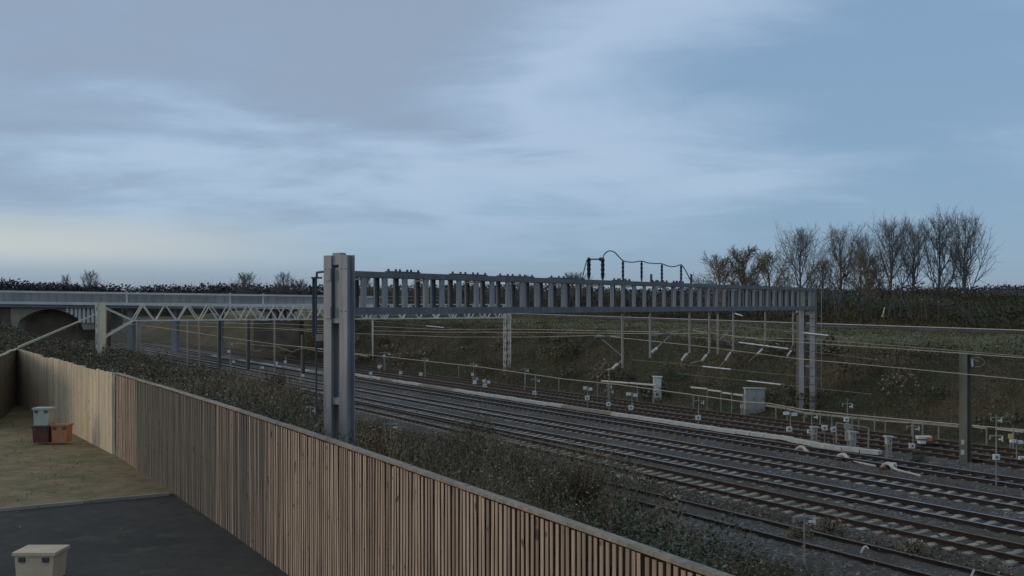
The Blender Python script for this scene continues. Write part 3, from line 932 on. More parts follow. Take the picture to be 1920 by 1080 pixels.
# insulators and jumper cable standing on the beam
def beam_pt(px, py):
    k = k_of(px)
    q = gp(k, 0.0, 0)
    return Vector((q.x, q.y, H - (py - YH) / F * q.y))
ins = [(1104, 484, 0.075, 'thick black insulator at the looped end of the jumper cable on the gantry'),
       (1130, 484, 0.075, 'thick black insulator under the tall cable arch on the gantry'),
       (1168, 490, 0.05, 'slim black insulator on the gantry, first right of the tall cable arch'),
       (1203, 491, 0.05, 'slim black insulator on the gantry, second right of the tall cable arch'),
       (1241, 496, 0.05, 'slim black insulator on the gantry, third right of the tall cable arch'),
       (1277, 498, 0.05, 'slim black insulator on the gantry where the cable drops to the beam')]
for px, py, r_, lab in ins:
    tp = beam_pt(px, py)
    t_ = thing('post_insulator', lab, 'insulator', (tp.x, tp.y, ZT + 0.01), 'insulators on top of the grey gantry')
    hgt = tp.z - ZT
    mb = MB()
    pts, rs = [], []
    nn = 9
    for i in range(nn):
        z = ZT + 0.12 + (hgt - 0.17) * i / (nn - 1)
        pts += [(tp.x, tp.y, z - 0.012), (tp.x, tp.y, z + 0.012)]
        rs += [r_, r_ * 1.25] if i % 2 else [r_ * 1.25, r_]
    mb.tube(pts, rs, 8)
    mb.build('shed_stack', 'black_rubber', t_)
    MB().tube([(tp.x, tp.y, ZT + 0.01), (tp.x, tp.y, ZT + 0.13)], r_ * 0.7, 8).build('base_stub', 'galv_dark', t_)
    MB().tube([(tp.x, tp.y, tp.z - 0.07), (tp.x, tp.y, tp.z + 0.03)], r_ * 0.8, 8).build('end_cap', 'galv_dark', t_)
def smooth_path(pts, n=8):
    out_ = []
    P_ = [pts[0]] + list(pts) + [pts[-1]]
    for i in range(1, len(P_) - 2):
        p0, p1, p2, p3 = P_[i - 1], P_[i], P_[i + 1], P_[i + 2]
        for k in range(n):
            t = k / n
            out_.append(0.5 * ((2 * p1) + (p2 - p0) * t + (2 * p0 - 5 * p1 + 4 * p2 - p3) * t * t + (3 * p1 - p0 - 3 * p2 + p3) * t ** 3))
    out_.append(pts[-1])
    return out_
cab = [(1093, 517), (1098, 496), (1102, 486), (1106, 485)]
cab2 = [(1130, 487), (1133, 477), (1142, 470.5), (1152, 473), (1160, 481), (1168, 488.5), (1176, 491), (1188, 491.5), (1203, 489.5), (1215, 493), (1228, 494), (1241, 494.5), (1250, 498), (1260, 500), (1270, 498.5), (1277, 496.5), (1284, 505), (1294, 524)]
jc = thing('jumper_cable', 'black jumper cable looping over the insulators on top of the gantry', 'cable', beam_pt(1168, 488))
MB().tube(smooth_path([beam_pt(*c) for c in cab]), 0.025, 6).build('end_loop', 'black_rubber', jc)
MB().tube(smooth_path([beam_pt(*c) for c in cab2], 6), 0.026, 6).build('cable_run', 'black_rubber', jc)
MB().tube([beam_pt(1104, 486), beam_pt(1128, 486)], 0.032, 8).build('busbar', 'galv_dark', jc)
MB().tube([beam_pt(1125, 486), beam_pt(1129, 486)], 0.085, 8).build('clamp', 'galv_dark', jc)
for px, py in ((1221, 514), (1296, 514)):
    q = beam_pt(px, py)
    MB().tube([(q.x, q.y, ZT), q], 0.06, 8).build('stub_post', 'galv_dark', gantry)

# earthing lead and arm on the left of the near leg
dl = at(593, 520, 36.3)
dwn = thing('down_lead', 'thin down lead with arm and box left of the near gantry leg', 'down lead', (dl.x, dl.y, z_at(dl.x, dl.y)))
MB().tube([(dl.x, dl.y, z_at(dl.x, dl.y) - 0.2), (dl.x, dl.y, at(593, 517, 36.3).z)], 0.035, 6).build('lead', 'galv_dark', dwn)
q0, q1 = at(584, 521, 36.3), at(604, 521, 36.3)
MB().bar(q0, q1, 0.10, 0.06).build('cross_arm', 'galv_dark', dwn)
MB().tube([at(594, 520, 36.3), at(594, 511, 36.2), at(610, 509, 35.9)], 0.04, 6).build('top_arm', 'galv_dark', dwn)
MB().bar(at(588.5, 522, 36.4), at(588.5, 628, 36.4), 0.10, 0.10).build('guide_tube', 'galv_dark', dwn)
MB().box(at(602, 633, 36.0), (0.16, 0, 0), (0, 0.1, 0), (0, 0, 0.11)).build('fixing_box', 'grey_steel', dwn)
MB().box(at(614, 634, 35.7), (0.10, 0, 0), (0, 0.12, 0), (0, 0, 0.14)).build('clamp', 'galv_dark', dwn)

# ------------------------------------------------------------------ old lattice portal on the left
LA, LB = Vector((-33.0, 83.5, 0)), Vector((-0.4, 104.0, 0))
la = (LB - LA).normalized()
lt = Vector((-la.y, la.x, 0))
LW = 0.95
LL = (LB - LA).length
portal = thing('lattice_portal', 'old pale lattice girder portal reaching from the left bank over the tracks', 'gantry', (LA.x, LA.y, z_at(LA.x, LA.y)))
def lp(k, sd, z):
    q = LA + la * k + lt * (LW * sd)
    return Vector((q.x, q.y, z))
LZB, LZT = 6.03, 7.36
def lattice_leg(k, zb, zt, wide, dep=1.0):
    root_pts = [lp(k - wide / 2, 0, 0), lp(k + wide / 2, 0, 0), lp(k - wide / 2, dep, 0), lp(k + wide / 2, dep, 0)]
    mb = MB()
    for c in root_pts:
        mb.bar((c.x, c.y, zb), (c.x, c.y, zt), 0.10, 0.10)
    leg = mb.build('leg_posts', 'pale_steel', portal)
    n = int((zt - zb) / 0.62)
    for (i, j) in ((0, 1), (2, 3), (0, 2), (1, 3)):
        mb = MB()
        A, B = root_pts[i], root_pts[j]
        for m in range(n):
            z0 = zb + (zt - zb) * m / n
            z1 = zb + (zt - zb) * (m + 1) / n
            p_, q_ = (A, B) if m % 2 else (B, A)
            mb.bar((p_.x, p_.y, z0), (q_.x, q_.y, z1), 0.05, 0.05)
        mb.build('lacing', 'pale_steel', leg)
    return leg
zl = at(188, 668, 83.5).z
leg0 = lattice_leg(0.0, zl - 0.3, 7.52, 0.44)
q = (lp(0.03, 0, 0) + lp(0.03, 0.0, 0)) / 2
MB().box(Vector((q.x, q.y, (zl + 7.52) / 2)) - lt * 0.07 + la * 0.06, la * 0.25, lt * 0.012, (0, 0, (7.52 - zl) / 2)).build('cover_plate', 'cream_plate', leg0)
MB().bar(lp(-0.55, 0, zl + 0.05), lp(1.55, 0, zl + 0.12), 0.12, 0.12).build('foot_beam', 'pale_steel', portal)
zl2 = 0.3
lattice_leg(LL, zl2, 7.3, 0.62, 0.35)
for sd in (0, 1):
    k0 = 2.55
    MB().bar(lp(k0, sd, LZB), lp(LL + 0.4, sd, LZB), 0.10, 0.10).build('bottom_chord', 'pale_steel', portal)
    MB().bar(lp(k0 + 0.9, sd, LZT), lp(LL + 0.4, sd, LZT), 0.09, 0.09).build('top_chord', 'pale_steel', portal)
    MB().bar(lp(0.25, sd, 7.15), lp(k0, sd, LZB), 0.09, 0.09).build('knee_brace', 'pale_steel', portal)
    MB().bar(lp(0.25, sd, 4.65), lp(k0, sd, LZB), 0.10, 0.10).build('knee_brace', 'pale_steel', portal)
    k, up = k0, True
    i = 0
    while k < LL - 0.6:
        st = 0.72 + (0.18 if i % 2 else 0.0) + 0.08 * sd
        za, zb_ = (LZB, LZT) if up else (LZT, LZB)
        MB().bar(lp(k, sd, za), lp(k + st, sd, zb_), 0.085, 0.085).build('diagonal', 'pale_steel', portal)
        k += st + (0.12 if not up else 0.0)
        up = not up
        i += 1
for i in range(18):
    k = 3.4 + i * (LL - 4) / 17
    MB().bar(lp(k, 0.05, LZT), lp(k, 0.95, LZT), 0.05, 0.05).build('cross_tie', 'pale_steel', portal)
    MB().bar(lp(k, 0.05, LZB), lp(k + 0.8, 0.95, LZB), 0.05, 0.05).build('cross_tie', 'pale_steel', portal)
# walkway rail on the portal
wr = MB()
for k in np.arange(14, 32, 2.2):
    wr.tube([lp(k, 1.1, LZT), lp(k, 1.1, LZT + 0.75)], 0.022, 5)
wr.tube([lp(14, 1.1, LZT + 0.75), lp(31.6, 1.1, LZT + 0.75)], 0.022, 5)
wr.tube([lp(14, 1.1, LZT + 0.4), lp(31.6, 1.1, LZT + 0.4)], 0.018, 5)
wr.build('walkway_rail', 'grey_steel', portal)

# plain posts standing near the lattice portal
def plain_post(name, label, px, yb, yt, Y, w, mat, round_=False, group=None):
    b, t = at(px, yb, Y), at(px, yt, Y)
    r_ = thing(name, label, 'post', (b.x, b.y, b.z), group)
    zb = min(b.z, z_at(b.x, b.y)) - 0.3
    if round_:
        MB().tube([(b.x, b.y, zb), (b.x, b.y, t.z)], w / 2, 12).build('shaft', mat, r_, None, False)
        MB().tube([(b.x, b.y, t.z), (b.x, b.y, t.z + 0.12)], w / 2 * 1.25, 12).build('cap', mat, r_)
    else:
        mb = MB()
        h_column(mb, Vector((b.x, b.y, zb)), t.z, Vector((0.8, 0.6, 0)), Vector((-0.6, 0.8, 0)), w, w, 0.03)
        mb.build('shaft', mat, r_)
        MB().box((b.x, b.y, t.z + 0.01), (w * 0.55, 0, 0), (0, w * 0.55, 0), (0, 0, 0.012)).build('cap', mat, r_)
    return r_
plain_post('timber_post', 'brown square post right behind the pale lattice portal leg', 203, 664, 578, 86, 0.32, 'brick')
plain_post('concrete_post', 'round grey concrete post under the left end of the lattice girder', 260, 650, 598, 97, 0.45, 'concrete', True)
plain_post('overhead_mast', 'dark mast nearest the scrub on the left, under the lattice girder', 411, 690, 600, 92, 0.28, 'mast_green')
plain_post('overhead_mast', 'dark mast in the left track throat, right of the nearest one', 465, 684, 598, 118, 0.36, 'mast_green')
plain_post('overhead_mast', 'short dark mast left of the near gantry leg, by the track throat', 568, 692, 628, 112, 0.34, 'mast_green')
plain_post('overhead_mast', 'slim pale mast standing between the dark masts on the left', 515, 690, 596, 106, 0.13, 'grey_steel')
plain_post('overhead_mast', 'slim pale mast just right of the concrete post on the left', 352, 655, 602, 104, 0.12, 'grey_steel')
plain_post('overhead_mast', 'slim pale mast left of the nearest dark mast on the left', 374, 662, 602, 100, 0.11, 'grey_steel')
plain_post('overhead_mast', 'pale mast with crosspiece right of the near gantry leg', 699, 656, 601, 130, 0.16, 'pale_steel')
mq = plain_post('overhead_mast', 'dark mast standing left against the far gantry leg', 1500, 776, 588, 70.5, 0.36, 'mast_green')
MB().bar(at(1490, 588, 70.3), at(1524, 590, 70.3), 0.16, 0.12).build('cross_arm', 'galv_dark', mq)
mast = plain_post('overhead_mast', 'wide green grey mast with white plates at the right of the tracks', 1810, 868, 662, 49.5, 0.40, 'mast_green')
for py in (829, 848):
    c = at(1805, py, 49.1)
    MB().box(c, (0.075, 0, 0), (0, 0.008, 0), (0, 0, 0.11)).build('number_plate', 'white_paint', mast)
c0 = at(1818, 671, 49.5)
MB().bar(c0, at(1836, 678, 49.3), 0.05, 0.05).build('arm', 'grey_steel', mast)
MB().tube([at(1822, 674, 49.4), at(1823, 687, 49.4)], 0.06, 8).build('insulator', 'insulator', mast)
MB().tube(smooth_path([at(1820, 672, 49.4), at(1836, 670, 49.2), at(1846, 678, 49.2), at(1841, 686, 49.2), at(1828, 688, 49.3)], 5), 0.012, 5).build('jumper_loop', 'cream_wire', mast)

# ------------------------------------------------------------------ flyover bridge on the left
def bpt(px, py):                                   # bridge line: almost square to the view
    return at(px, py, 134 + (px - 0) * 0.018)
bridge = thing('flyover_bridge', 'grey concrete flyover bridge with arch and long parapet railing on the left', 'bridge', bpt(240, 620))
def strip(name, px0, px1, y0a, y0b, y1a, y1b, back, mat, parent, dy=0.0):
    """band of the bridge face between two photo columns, with real depth"""
    pts = [bpt(px0, y0a), bpt(px1, y0b), bpt(px1, y1b), bpt(px0, y1a)]
    pts = [q + Vector((0, dy, 0)) for q in pts]
    return MB().prism(pts, (0, back, 0)).build(name, mat, parent)
XL, XR = -420, 700
def ydeck(px): return 569.5 + px * 0.010
def yrail(px): return 546.0 + px * 0.0150
strip('deck', XL, XR, ydeck(XL) - 2, ydeck(XR) - 2, ydeck(XL) + 6, ydeck(XR) + 6, 9.0, 'bridge_concrete', bridge, 0.15)
strip('deck_edge', XL, XR, ydeck(XL) - 4.5, ydeck(XR) - 4.5, ydeck(XL) - 0.2, ydeck(XR) + 1.5, 0.5, 'bridge_pale', bridge, -0.4)
strip('pale_fascia', 262, 640, ydeck(262) - 3.6, ydeck(640) - 4, ydeck(262) + 3.4, ydeck(640) + 5, 0.3, 'bridge_pale', bridge, -0.62)
for off, back in ((0.0, 0.0), (9.0, 8.6)):
    nm = 'parapet_panel'
    n = 16
    for i in range(n):
        a_, b_ = XL + (XR - XL) * i / n + 1, XL + (XR - XL) * (i + 1) / n - 1
        strip(nm, a_, b_, yrail(a_) + 2.4, yrail(b_) + 2.4, ydeck(a_) - 4.6, ydeck(b_) - 4.6, 0.06, 'bridge_concrete', bridge, -0.2 + back)
    MB().bar(bpt(XL, yrail(XL)) + Vector((0, -0.2 + back, 0)), bpt(XR, yrail(XR)) + Vector((0, -0.2 + back, 0)), 0.2, 0.2).build('top_rail', 'bridge_pale', bridge)
px = XL
while px < XR:
    a_, b_ = bpt(px, yrail(px)), bpt(px, ydeck(px) - 4)
    MB().bar(a_ + Vector((0, -0.32, 0)), b_ + Vector((0, -0.32, 0)), 0.07, 0.07).build('rail_post', 'grey_steel', bridge)
    px += 16.5
for px in (240, 433, 495):
    a_, b_ = bpt(px, yrail(px) - 3), bpt(px, ydeck(px) - 3)
    MB().bar(a_ + Vector((0, -0.4, 0)), b_ + Vector((0, -0.4, 0)), 0.28, 0.2).build('end_pillar', 'bridge_pale', bridge)
# spandrel wall with the segmental arch
arch = []
for i in range(17):
    t = i / 16
    arch.append((36 + (150 - 36) * t, 602 - 22.5 * math.sin(math.pi * t) ** 0.8))
pts = [bpt(20, 576), bpt(186, 577.5), bpt(186, 618), bpt(156, 618), bpt(150.5, 602)] + [bpt(*a_) for a_ in reversed(arch[1:-1])] + [bpt(35, 602), bpt(30, 625), bpt(20, 625)]
MB().prism(pts, (0, 8.5, 0)).build('arch_wall', 'concrete', bridge)
for px in (126, 134, 142, 149, 157, 165, 173, 181):
    yb = 602 - 22.5 * math.sin(math.pi * min(1, max(0, (px - 36) / 114.0))) ** 0.8 if px < 149 else 606
    strip('rib', px, px + 4.2, 577, 577, max(yb - 1, 580), max(yb - 1, 580), 0.35, 'bridge_pale', bridge, -0.33)
strip('abutment', XL, 22, ydeck(XL) + 6, ydeck(22) + 6, 640, 640, 8.5, 'brick', bridge, 0.3)
for x0, x1, yb in ((228, 238, 640), (312, 322, 640), (400, 408, 650), (483, 497, 640), (505, 511, 640), (519, 525, 640), (532, 540, 640), (612, 622, 650), (690, 700, 650)):
    strip('pier', x0, x1, ydeck(x0) + 6, ydeck(x1) + 6, yb + 20 if x0 < 450 or x0 > 600 else 603, yb + 20 if x0 < 450 or x0 > 600 else 603, 1.2 if x0 < 450 else 2.2, 'bridge_concrete' if x0 < 450 else 'bridge_pale', bridge, 2.0)
strip('abutment', 470, 556, 602, 602, 655, 655, 3.5, 'brick', bridge, 1.6)
strip('arch_back', 24, 190, 577, 578, 640, 640, 0.4, 'brick', bridge, 2.2)
strip('pier_cap', 478, 545, ydeck(478) + 6, ydeck(545) + 6, 583, 584, 2.8, 'bridge_concrete', bridge, 1.7)

# low wall across the track throat right of the near leg
a_, b_ = at(640, 632, 160), at(772, 634, 150)
lw = thing('retaining_wall', 'low grey brown retaining wall far behind the near gantry leg', 'wall', (a_.x, a_.y, a_.z - 1))
MB().prism([at(640, 630, 160), at(772, 632, 152), at(772, 664, 152), at(640, 664, 160)], (0, 0.8, 0)).build('wall_face', 'bridge_concrete', lw)
MB().prism([at(640, 627.5, 160), at(772, 630, 152), at(772, 632, 152), at(640, 630, 160)], (0, 1.0, 0)).build('coping', 'concrete', lw)

# ------------------------------------------------------------------ kerb wall on the crest of the far embankment
def crest(s):
    x, y = XY(75.2, s)
    return Vector((x, y, float(zramp(s))))
cw = thing('crest_wall', 'long low pale topped wall along the crest of the grassy embankment', 'wall', crest(60))
s = -30.0
while s < 170:
    a_, b_ = crest(s), crest(s + 3.97)
    MB().bar(a_ + Vector((0, 0, 0.02)), b_ + Vector((0, 0, 0.02)), 0.25, 0.60).build('wall_block', 'slate', cw)
    MB().bar(a_ + Vector((0, 0, 0.345)), b_ + Vector((0, 0, 0.345)), 0.40, 0.045).build('coping_slab', 'trough_concrete', cw)
    s += 4.0

# ------------------------------------------------------------------ drop tubes under the gantry
def dropper(px, yb, label, arms, mat='grey_steel', side=0.5):
    k = k_of(px)
    q = gp(k, side, ZB)
    q = at(px, 600, q.y); q.z = ZB
    zb = H - (yb - YH) / F * q.y
    t_ = thing('drop_tube', label, 'drop tube', (q.x, q.y, ZB), 'drop tubes hanging under the grey gantry')
    MB().tube([(q.x, q.y, ZB + 0.02), (q.x, q.y, zb)], 0.055, 8).build('tube', mat, t_)
    MB().box((q.x, q.y, ZB - 0.03), (0.13, 0, 0), (0, 0.13, 0), (0, 0, 0.025)).build('mounting_plate', 'galv', t_)
    for kind, (x0, y0), (x1, y1) in arms:
        a_, b_ = at(x0, y0, q.y), at(x1, y1, q.y + 0.3)
        if kind == 'arm':
            MB().tube([a_, b_], 0.035, 6).build('arm', mat, t_)
        elif kind == 'ins':
            n = 7
            pts = [a_.lerp(b_, i / (n - 1)) for i in range(n)]
            MB().tube(pts, [0.045 if i % 2 else 0.075 for i in range(n)], 8).build('insulator', 'insulator', t_)
        else:
            MB().tube([a_, b_], 0.018, 5).build('steady_wire', 'cream_wire', t_)
dropper(1167, 690, 'drop tube with two insulators, leftmost under the gantry', [('arm', (1130, 637), (1166, 668)), ('arm', (1166, 676), (1158, 684)), ('ins', (1157, 683), (1149, 691)), ('arm', (1152, 691), (1137, 694)), ('arm', (1115, 632), (1166, 628))])
dropper(1219, 671, 'drop tube with long raised diagonal strut, second from left under the gantry', [('arm', (1255, 631), (1231, 653)), ('arm', (1219, 630), (1265, 622)), ('ins', (1231, 653), (1223, 660))], 'galv')
dropper(1293, 661, 'pale drop tube standing third from left under the gantry', [('arm', (1293, 660), (1288, 664)), ('ins', (1287, 664), (1279, 675)), ('wire', (1279, 675), (1276, 687)), ('arm', (1265, 620), (1293, 617))])
dropper(1330, 661, 'drop tube with white insulator and long level bar under the gantry', [('arm', (1330, 660), (1324, 666)), ('ins', (1324, 666), (1317, 676)), ('arm', (1317, 676), (1294, 681)), ('arm', (1300, 618), (1330, 613))])
dropper(1346, 664, 'bare pale drop tube in the closest pair under the gantry', [('arm', (1346, 621), (1373, 620)), ('arm', (1346, 640), (1366, 622))])
dropper(1375, 658, 'darker drop tube with large white insulator hanging at its foot', [('arm', (1375, 657), (1369, 661)), ('ins', (1369, 662), (1361, 675)), ('wire', (1361, 675), (1348, 688)), ('arm', (1346, 625), (1375, 650))], 'galv')
dropper(1435, 639, 'short drop tube second from the far gantry leg', [('arm', (1435, 638), (1430, 654)), ('ins', (1429, 655), (1421, 663)), ('wire', (1421, 663), (1404, 678)), ('arm', (1405, 614), (1435, 617))])
dropper(1487, 646, 'drop tube with white insulator closest to the far gantry leg', [('wire', (1487, 646), (1490, 660)), ('wire', (1487, 646), (1481, 658)), ('ins', (1483, 658), (1477, 667)), ('arm', (1472, 622), (1500, 620))])
c = at(1493, 585, 68.5)
MB().tube([c, c + Vector((0.12, 0, 0))], 0.09, 8).build('end_lamp', 'insulator', gantry)

# ------------------------------------------------------------------ overhead wires
def wire(label, pts, r_=0.018, mat='cream_wire', name='overhead_wire'):
    pts = [Vector(q) for q in pts]
    mid = pts[len(pts) // 2]
    mb = MB()
    mb.tube(pts, r_, 5)
    o = mb.build(name, mat, None, mid)
    tag(o, label, 'wire', 'overhead wires above the tracks')
    return o
def wp(p, *px):
    return [atp(x, y, p) for x, y in px]
wire('lower of the two wires crossing the wide mast on the right', wp(40.5, (1120, 628), (1160, 633), (1320, 650), (1490, 672), (1700, 691), (1920, 712), (2300, 745)))
wire('upper of the two wires crossing the wide mast on the right', wp(40.5, (1300, 620), (1430, 637), (1560, 646), (1700, 655), (1920, 671), (2300, 700)))
wire('wire passing at two thirds height of the small lattice mast', wp(46, (420, 604), (660, 625), (850, 632), (1000, 632), (1115, 629), (1165, 632)))
wire('upper of two close wires behind the lattice mast in the centre', wp(49, (700, 612), (830, 618), (960, 617), (1160, 621), (1235, 622)))
wire('lower of two close wires behind the lattice mast in the centre', wp(45, (700, 620), (830, 623), (1000, 623), (1165, 625), (1320, 625)))
wire('faint wire over the grassy slope, above both mast wires on the right', wp(49, (1373, 632), (1520, 636), (1700, 650), (1920, 668)), 0.012)
wire('long lower wire running from the concrete post to the near gantry leg', wp(27, (230, 606), (300, 614), (420, 632), (520, 646), (612, 655), (690, 668)), 0.02)
wire('level wire passing behind the dark masts on the left', wp(33, (330, 610), (420, 613), (520, 616), (612, 624)), 0.018)
wire('upper thin wire between the dark masts on the far left', wp(36, (300, 601), (420, 606), (520, 607), (612, 611)), 0.016)
wire('thin wire rising from the dark masts to the bridge', wp(44, (430, 622), (520, 619), (612, 616)), 0.014)
wire('low wire dipping past the slim pale mast on the left', wp(38, (440, 643), (520, 650), (548, 660), (565, 652), (612, 661)), 0.02)
wire('thin vertical earth wire right of the far gantry leg', [at(1540, 545, 71), at(1540, 600, 71), at(1540, 700, 71), at(1539, 776, 71)], 0.022, 'grey_steel')
# pale rod insulators; bright wire lengths catching light are put into these rods
for i, (x0, y0, x1, y1, lab) in enumerate([
        (1387, 642, 1478, 654, 'longest pale rod insulator, below the far end of the gantry'),
        (1318, 687, 1370, 692.5, 'pale rod insulator low over the scrub, left of the grey cabinet'),
        (1402, 714, 1464, 721, 'pale rod insulator just above the grey cabinet'),
        (1508, 624, 1553, 629, 'pale rod insulator touching the top of the far gantry leg'),
        (800, 611, 832, 614, 'pale rod insulator left of the small lattice mast'),
        (1379, 588, 1392, 592, 'small bright rod just under the right half of the gantry beam')]):
    a_, b_ = atp(x0, y0, 47), atp(x1, y1, 47)
    n = 9
    t_ = thing('rod_insulator', lab, 'insulator', (a_ + b_) / 2, 'pale rod insulators in the overhead wires')
    MB().tube([a_.lerp(b_, j / (n - 1)) for j in range(n)], [0.034 if j % 2 else 0.044 for j in range(n)], 8).build('rod', 'insulator', t_)
    sl = (y1 - y0) / (x1 - x0)
    if i < 5:
        MB().tube([atp(x0 - 130, y0 - 118 * sl, 47), atp(x0 - 40, y0 - 38 * sl, 47), a_], 0.009, 5).build('wire', 'grey_steel', t_)
        MB().tube([b_, atp(x1 + 60, y1 + 57 * sl, 47), atp(x1 + 170, y1 + 158 * sl, 47)], 0.009, 5).build('wire', 'grey_steel', t_)
    for q in (a_, b_):
        MB().tube([q - (b_ - a_).normalized() * 0.15, q + (b_ - a_).normalized() * 0.05], 0.03, 6).build('end_fitting', 'grey_steel', t_)

# cable route on short stanchions along the foot of the embankment
cr = [(600, 655), (660, 662), (780, 675), (900, 688), (1060, 711), (1160, 721), (1232, 731), (1395, 753.5), (1440, 756), (1500, 767), (1600, 778), (1800, 796), (1920, 806), (2200, 836)]
root = thing('cable_route', 'thin pale cable on short stanchions running along the embankment foot', 'cable', atp(1060, 711, 50.5))
MB().tube([atp(x, y, 50.5) for x, y in cr], 0.032, 6).build('cable', 'cream_wire', root)
for x, y in ((720, 668.5), (860, 683.5), (985, 700), (1048, 709), (1120, 717), (1300, 741), (1390, 753), (1455, 759), (1538, 771), (1598, 778), (1640, 781.5), (1730, 790), (1850, 800), (1900, 804)):
    q = atp(x, y, 50.5)
    MB().tube([(q.x, q.y, z_at(q.x, q.y) - 0.2), (q.x, q.y, q.z + 0.05)], 0.04, 6).build('stanchion', 'grey_steel', root)
root = thing('raised_trough', 'raised pale trough on stanchions ending at the tall white cabinet', 'cable trough', atp(1190, 719, 50.9))
for a_, b_ in (((1128, 714), (1180, 718)), ((1181, 718), (1230, 722))):
    MB().bar(atp(*a_, 50.9), atp(*b_, 50.9), 0.16, 0.11).build('trough_length', 'pale_steel', root)
for x, y in ((1140, 716), (1195, 720), (1225, 722)):
    q = atp(x, y, 50.9)
    MB().tube([(q.x, q.y, z_at(q.x, q.y) - 0.2), q], 0.04, 6).build('stanchion', 'grey_steel', root)
root = thing('raised_trough', 'broken line of raised pale trough left of the grey cabinet', 'cable trough', atp(1340, 733, 51.2))
for a_, b_ in (((1296, 726), (1326, 729)), ((1328, 731), (1352, 734)), ((1355, 736), (1372, 738.5)), ((1376, 739), (1394, 741.5))):
    MB().bar(atp(*a_, 51.2), atp(*b_, 51.2), 0.16, 0.09).build('trough_length', 'pale_steel', root)
    q = atp(*b_, 51.2)
    MB().tube([(q.x, q.y, z_at(q.x, q.y) - 0.2), q], 0.035, 6).build('stanchion', 'grey_steel', root)
root = thing('raised_trough', 'long raised pale trough behind the right hand marker posts', 'cable trough', atp(1640, 783, 50.8))
seg = [(1436, 757), (1476, 763), (1508, 771), (1560, 776), (1610, 781), (1660, 786), (1710, 789), (1760, 793), (1800, 797)]
for a_, b_ in zip(seg[:-1], seg[1:]):
    MB().bar(atp(a_[0], a_[1] + 3, 50.8), atp(b_[0] - 1.5, b_[1] + 3, 50.8), 0.16, 0.10).build('trough_length', 'grey_steel', root)
    q = atp(b_[0], b_[1] + 3, 50.8)
    MB().tube([(q.x, q.y, z_at(q.x, q.y) - 0.2), q], 0.04, 6).build('stanchion', 'grey_steel', root)
for a_, b_ in (((1826, 799), (1850, 802)), ((1868, 803), (1918, 809))):
    MB().bar(atp(*a_, 50.8), atp(*b_, 50.8), 0.18, 0.11).build('trough_length', 'pale_steel', root)

# ------------------------------------------------------------------ lineside marker posts
GRP = 'lineside marker posts with white boxes among the tracks'
def marker(px, yb, yt, label, bar=None, lamps=None, box=None, dot=True, Y=None, post='grey_steel', bar2=None):
    b = on(px, yb) if Y is None else at(px, yb, Y)
    Y_ = b.y
    mpp = Y_ / F
    t_ = thing('marker_post', label, 'marker post', b, GRP)
    top = at(px, yt, Y_)
    MB().tube([(b.x, b.y, min(b.z, stand(b.x, b.y)) - 0.25), top], max(0.026, 0.8 * mpp), 6).build('post', post, t_)
    for br in (bar, bar2):
        if not br: continue
        yb_, hw = br
        c = at(px, yb_, Y_)
        w = hw * mpp
        tilt = Vector((w * N2[0] * 0.2 + w * 0.85, w * 0.5, -0.06 * w))
        th = max(0.05, 1.3 * mpp)
        o = MB().bar(c - tilt, c + tilt, th, th).build('cross_bar', post, t_)
        for sg, dn in ((-1, 0.16), (1, 0.24)):
            e = c + tilt * (sg * 0.97)
            MB().bar(e - Vector((0, 0, dn)), e + Vector((0, 0, 0.02)), th, th).build('bar_end', 'white_paint' if sg > 0 else post, o)
        MB().bar(c + tilt * 0.45 - Vector((0, 0, 0.15)), c + tilt * 0.97 - Vector((0, 0, 0.15)), th * 1.2, th * 1.2).build('lower_lug', 'white_paint', o)
    if lamps:
        yl, hw = lamps
        for sg in (-1, 1):
            c = at(px + sg * hw * 0.62, yl + sg * 1.0, Y_)
            l_ = MB().box(c, (hw * 0.42 * mpp, 0, 0), (0, 0.10, 0), (0, 0, 2.6 * mpp)).build('lamp_head', 'white_paint', t_)
            MB().bar(c + Vector((0, 0, -2.6 * mpp)), at(px, yl + 4, Y_), 0.04, 0.04).build('bracket', post, l_)
    if box:
        bx, by, hs = box
        c = at(bx, by, Y_ - 0.08)
        o = MB().box(c, (hs * mpp, 0, 0), (0, 0.07, 0), (0, 0, hs * mpp * 0.92)).build('white_box', 'white_paint', t_)
        if dot:
            MB().box(c - Vector((0, 0.078, 0)), (hs * mpp * 0.32, 0, 0), (0, 0.006, 0), (0, 0, hs * mpp * 0.32)).build('dark_mark', 'galv_dark', o)
    return t_
marker(1508, 1056, 962, 'pale T shaped marker post in front of the near siding, bottom right', bar=(969, 23), Y=30.2, post='grey_steel')
marker(1868, 912, 812, 'tall T shaped marker post with white box nearest the right edge', bar=(817, 15), box=(1868, 857, 5.5))
marker(1868, 862, 778, 'T shaped marker post behind the tall one near the right edge', bar=(783, 13))
marker(1906, 865, 823, 'marker post with two lamp heads and white box at the right edge', lamps=(828, 11), box=(1916, 861, 6))
marker(1712, 848, 792, 'T shaped marker post left of the wide green grey mast', bar=(799, 14), box=(1710, 836, 5))
marker(1589, 838, 752, 'T shaped marker post above the round topped board', bar=(757, 11), box=(1587, 786.5, 4.3))
marker(1522, 832, 772, 'T shaped marker post in front of the far gantry leg', bar=(777, 12), box=(1518, 809, 4))
marker(1482, 818, 771, 'marker post with two lamp heads beside the far gantry leg', lamps=(776, 12), box=(1480, 804.5, 5))
marker(1310, 796, 744, 'T shaped marker post alone between the white cabinet and grey cabinet', bar=(751, 10.5), box=(1309, 783, 4.6))
marker(1185, 776, 735, 'marker post with two lamp heads and white box left of the white cabinet', lamps=(740, 10), box=(1183, 764, 4.4))
marker(1142, 771, 690, 'tall T shaped marker post with two crossbars left of the white cabinet', bar=(731, 8), bar2=(722, 5), box=(1141, 757.5, 4))
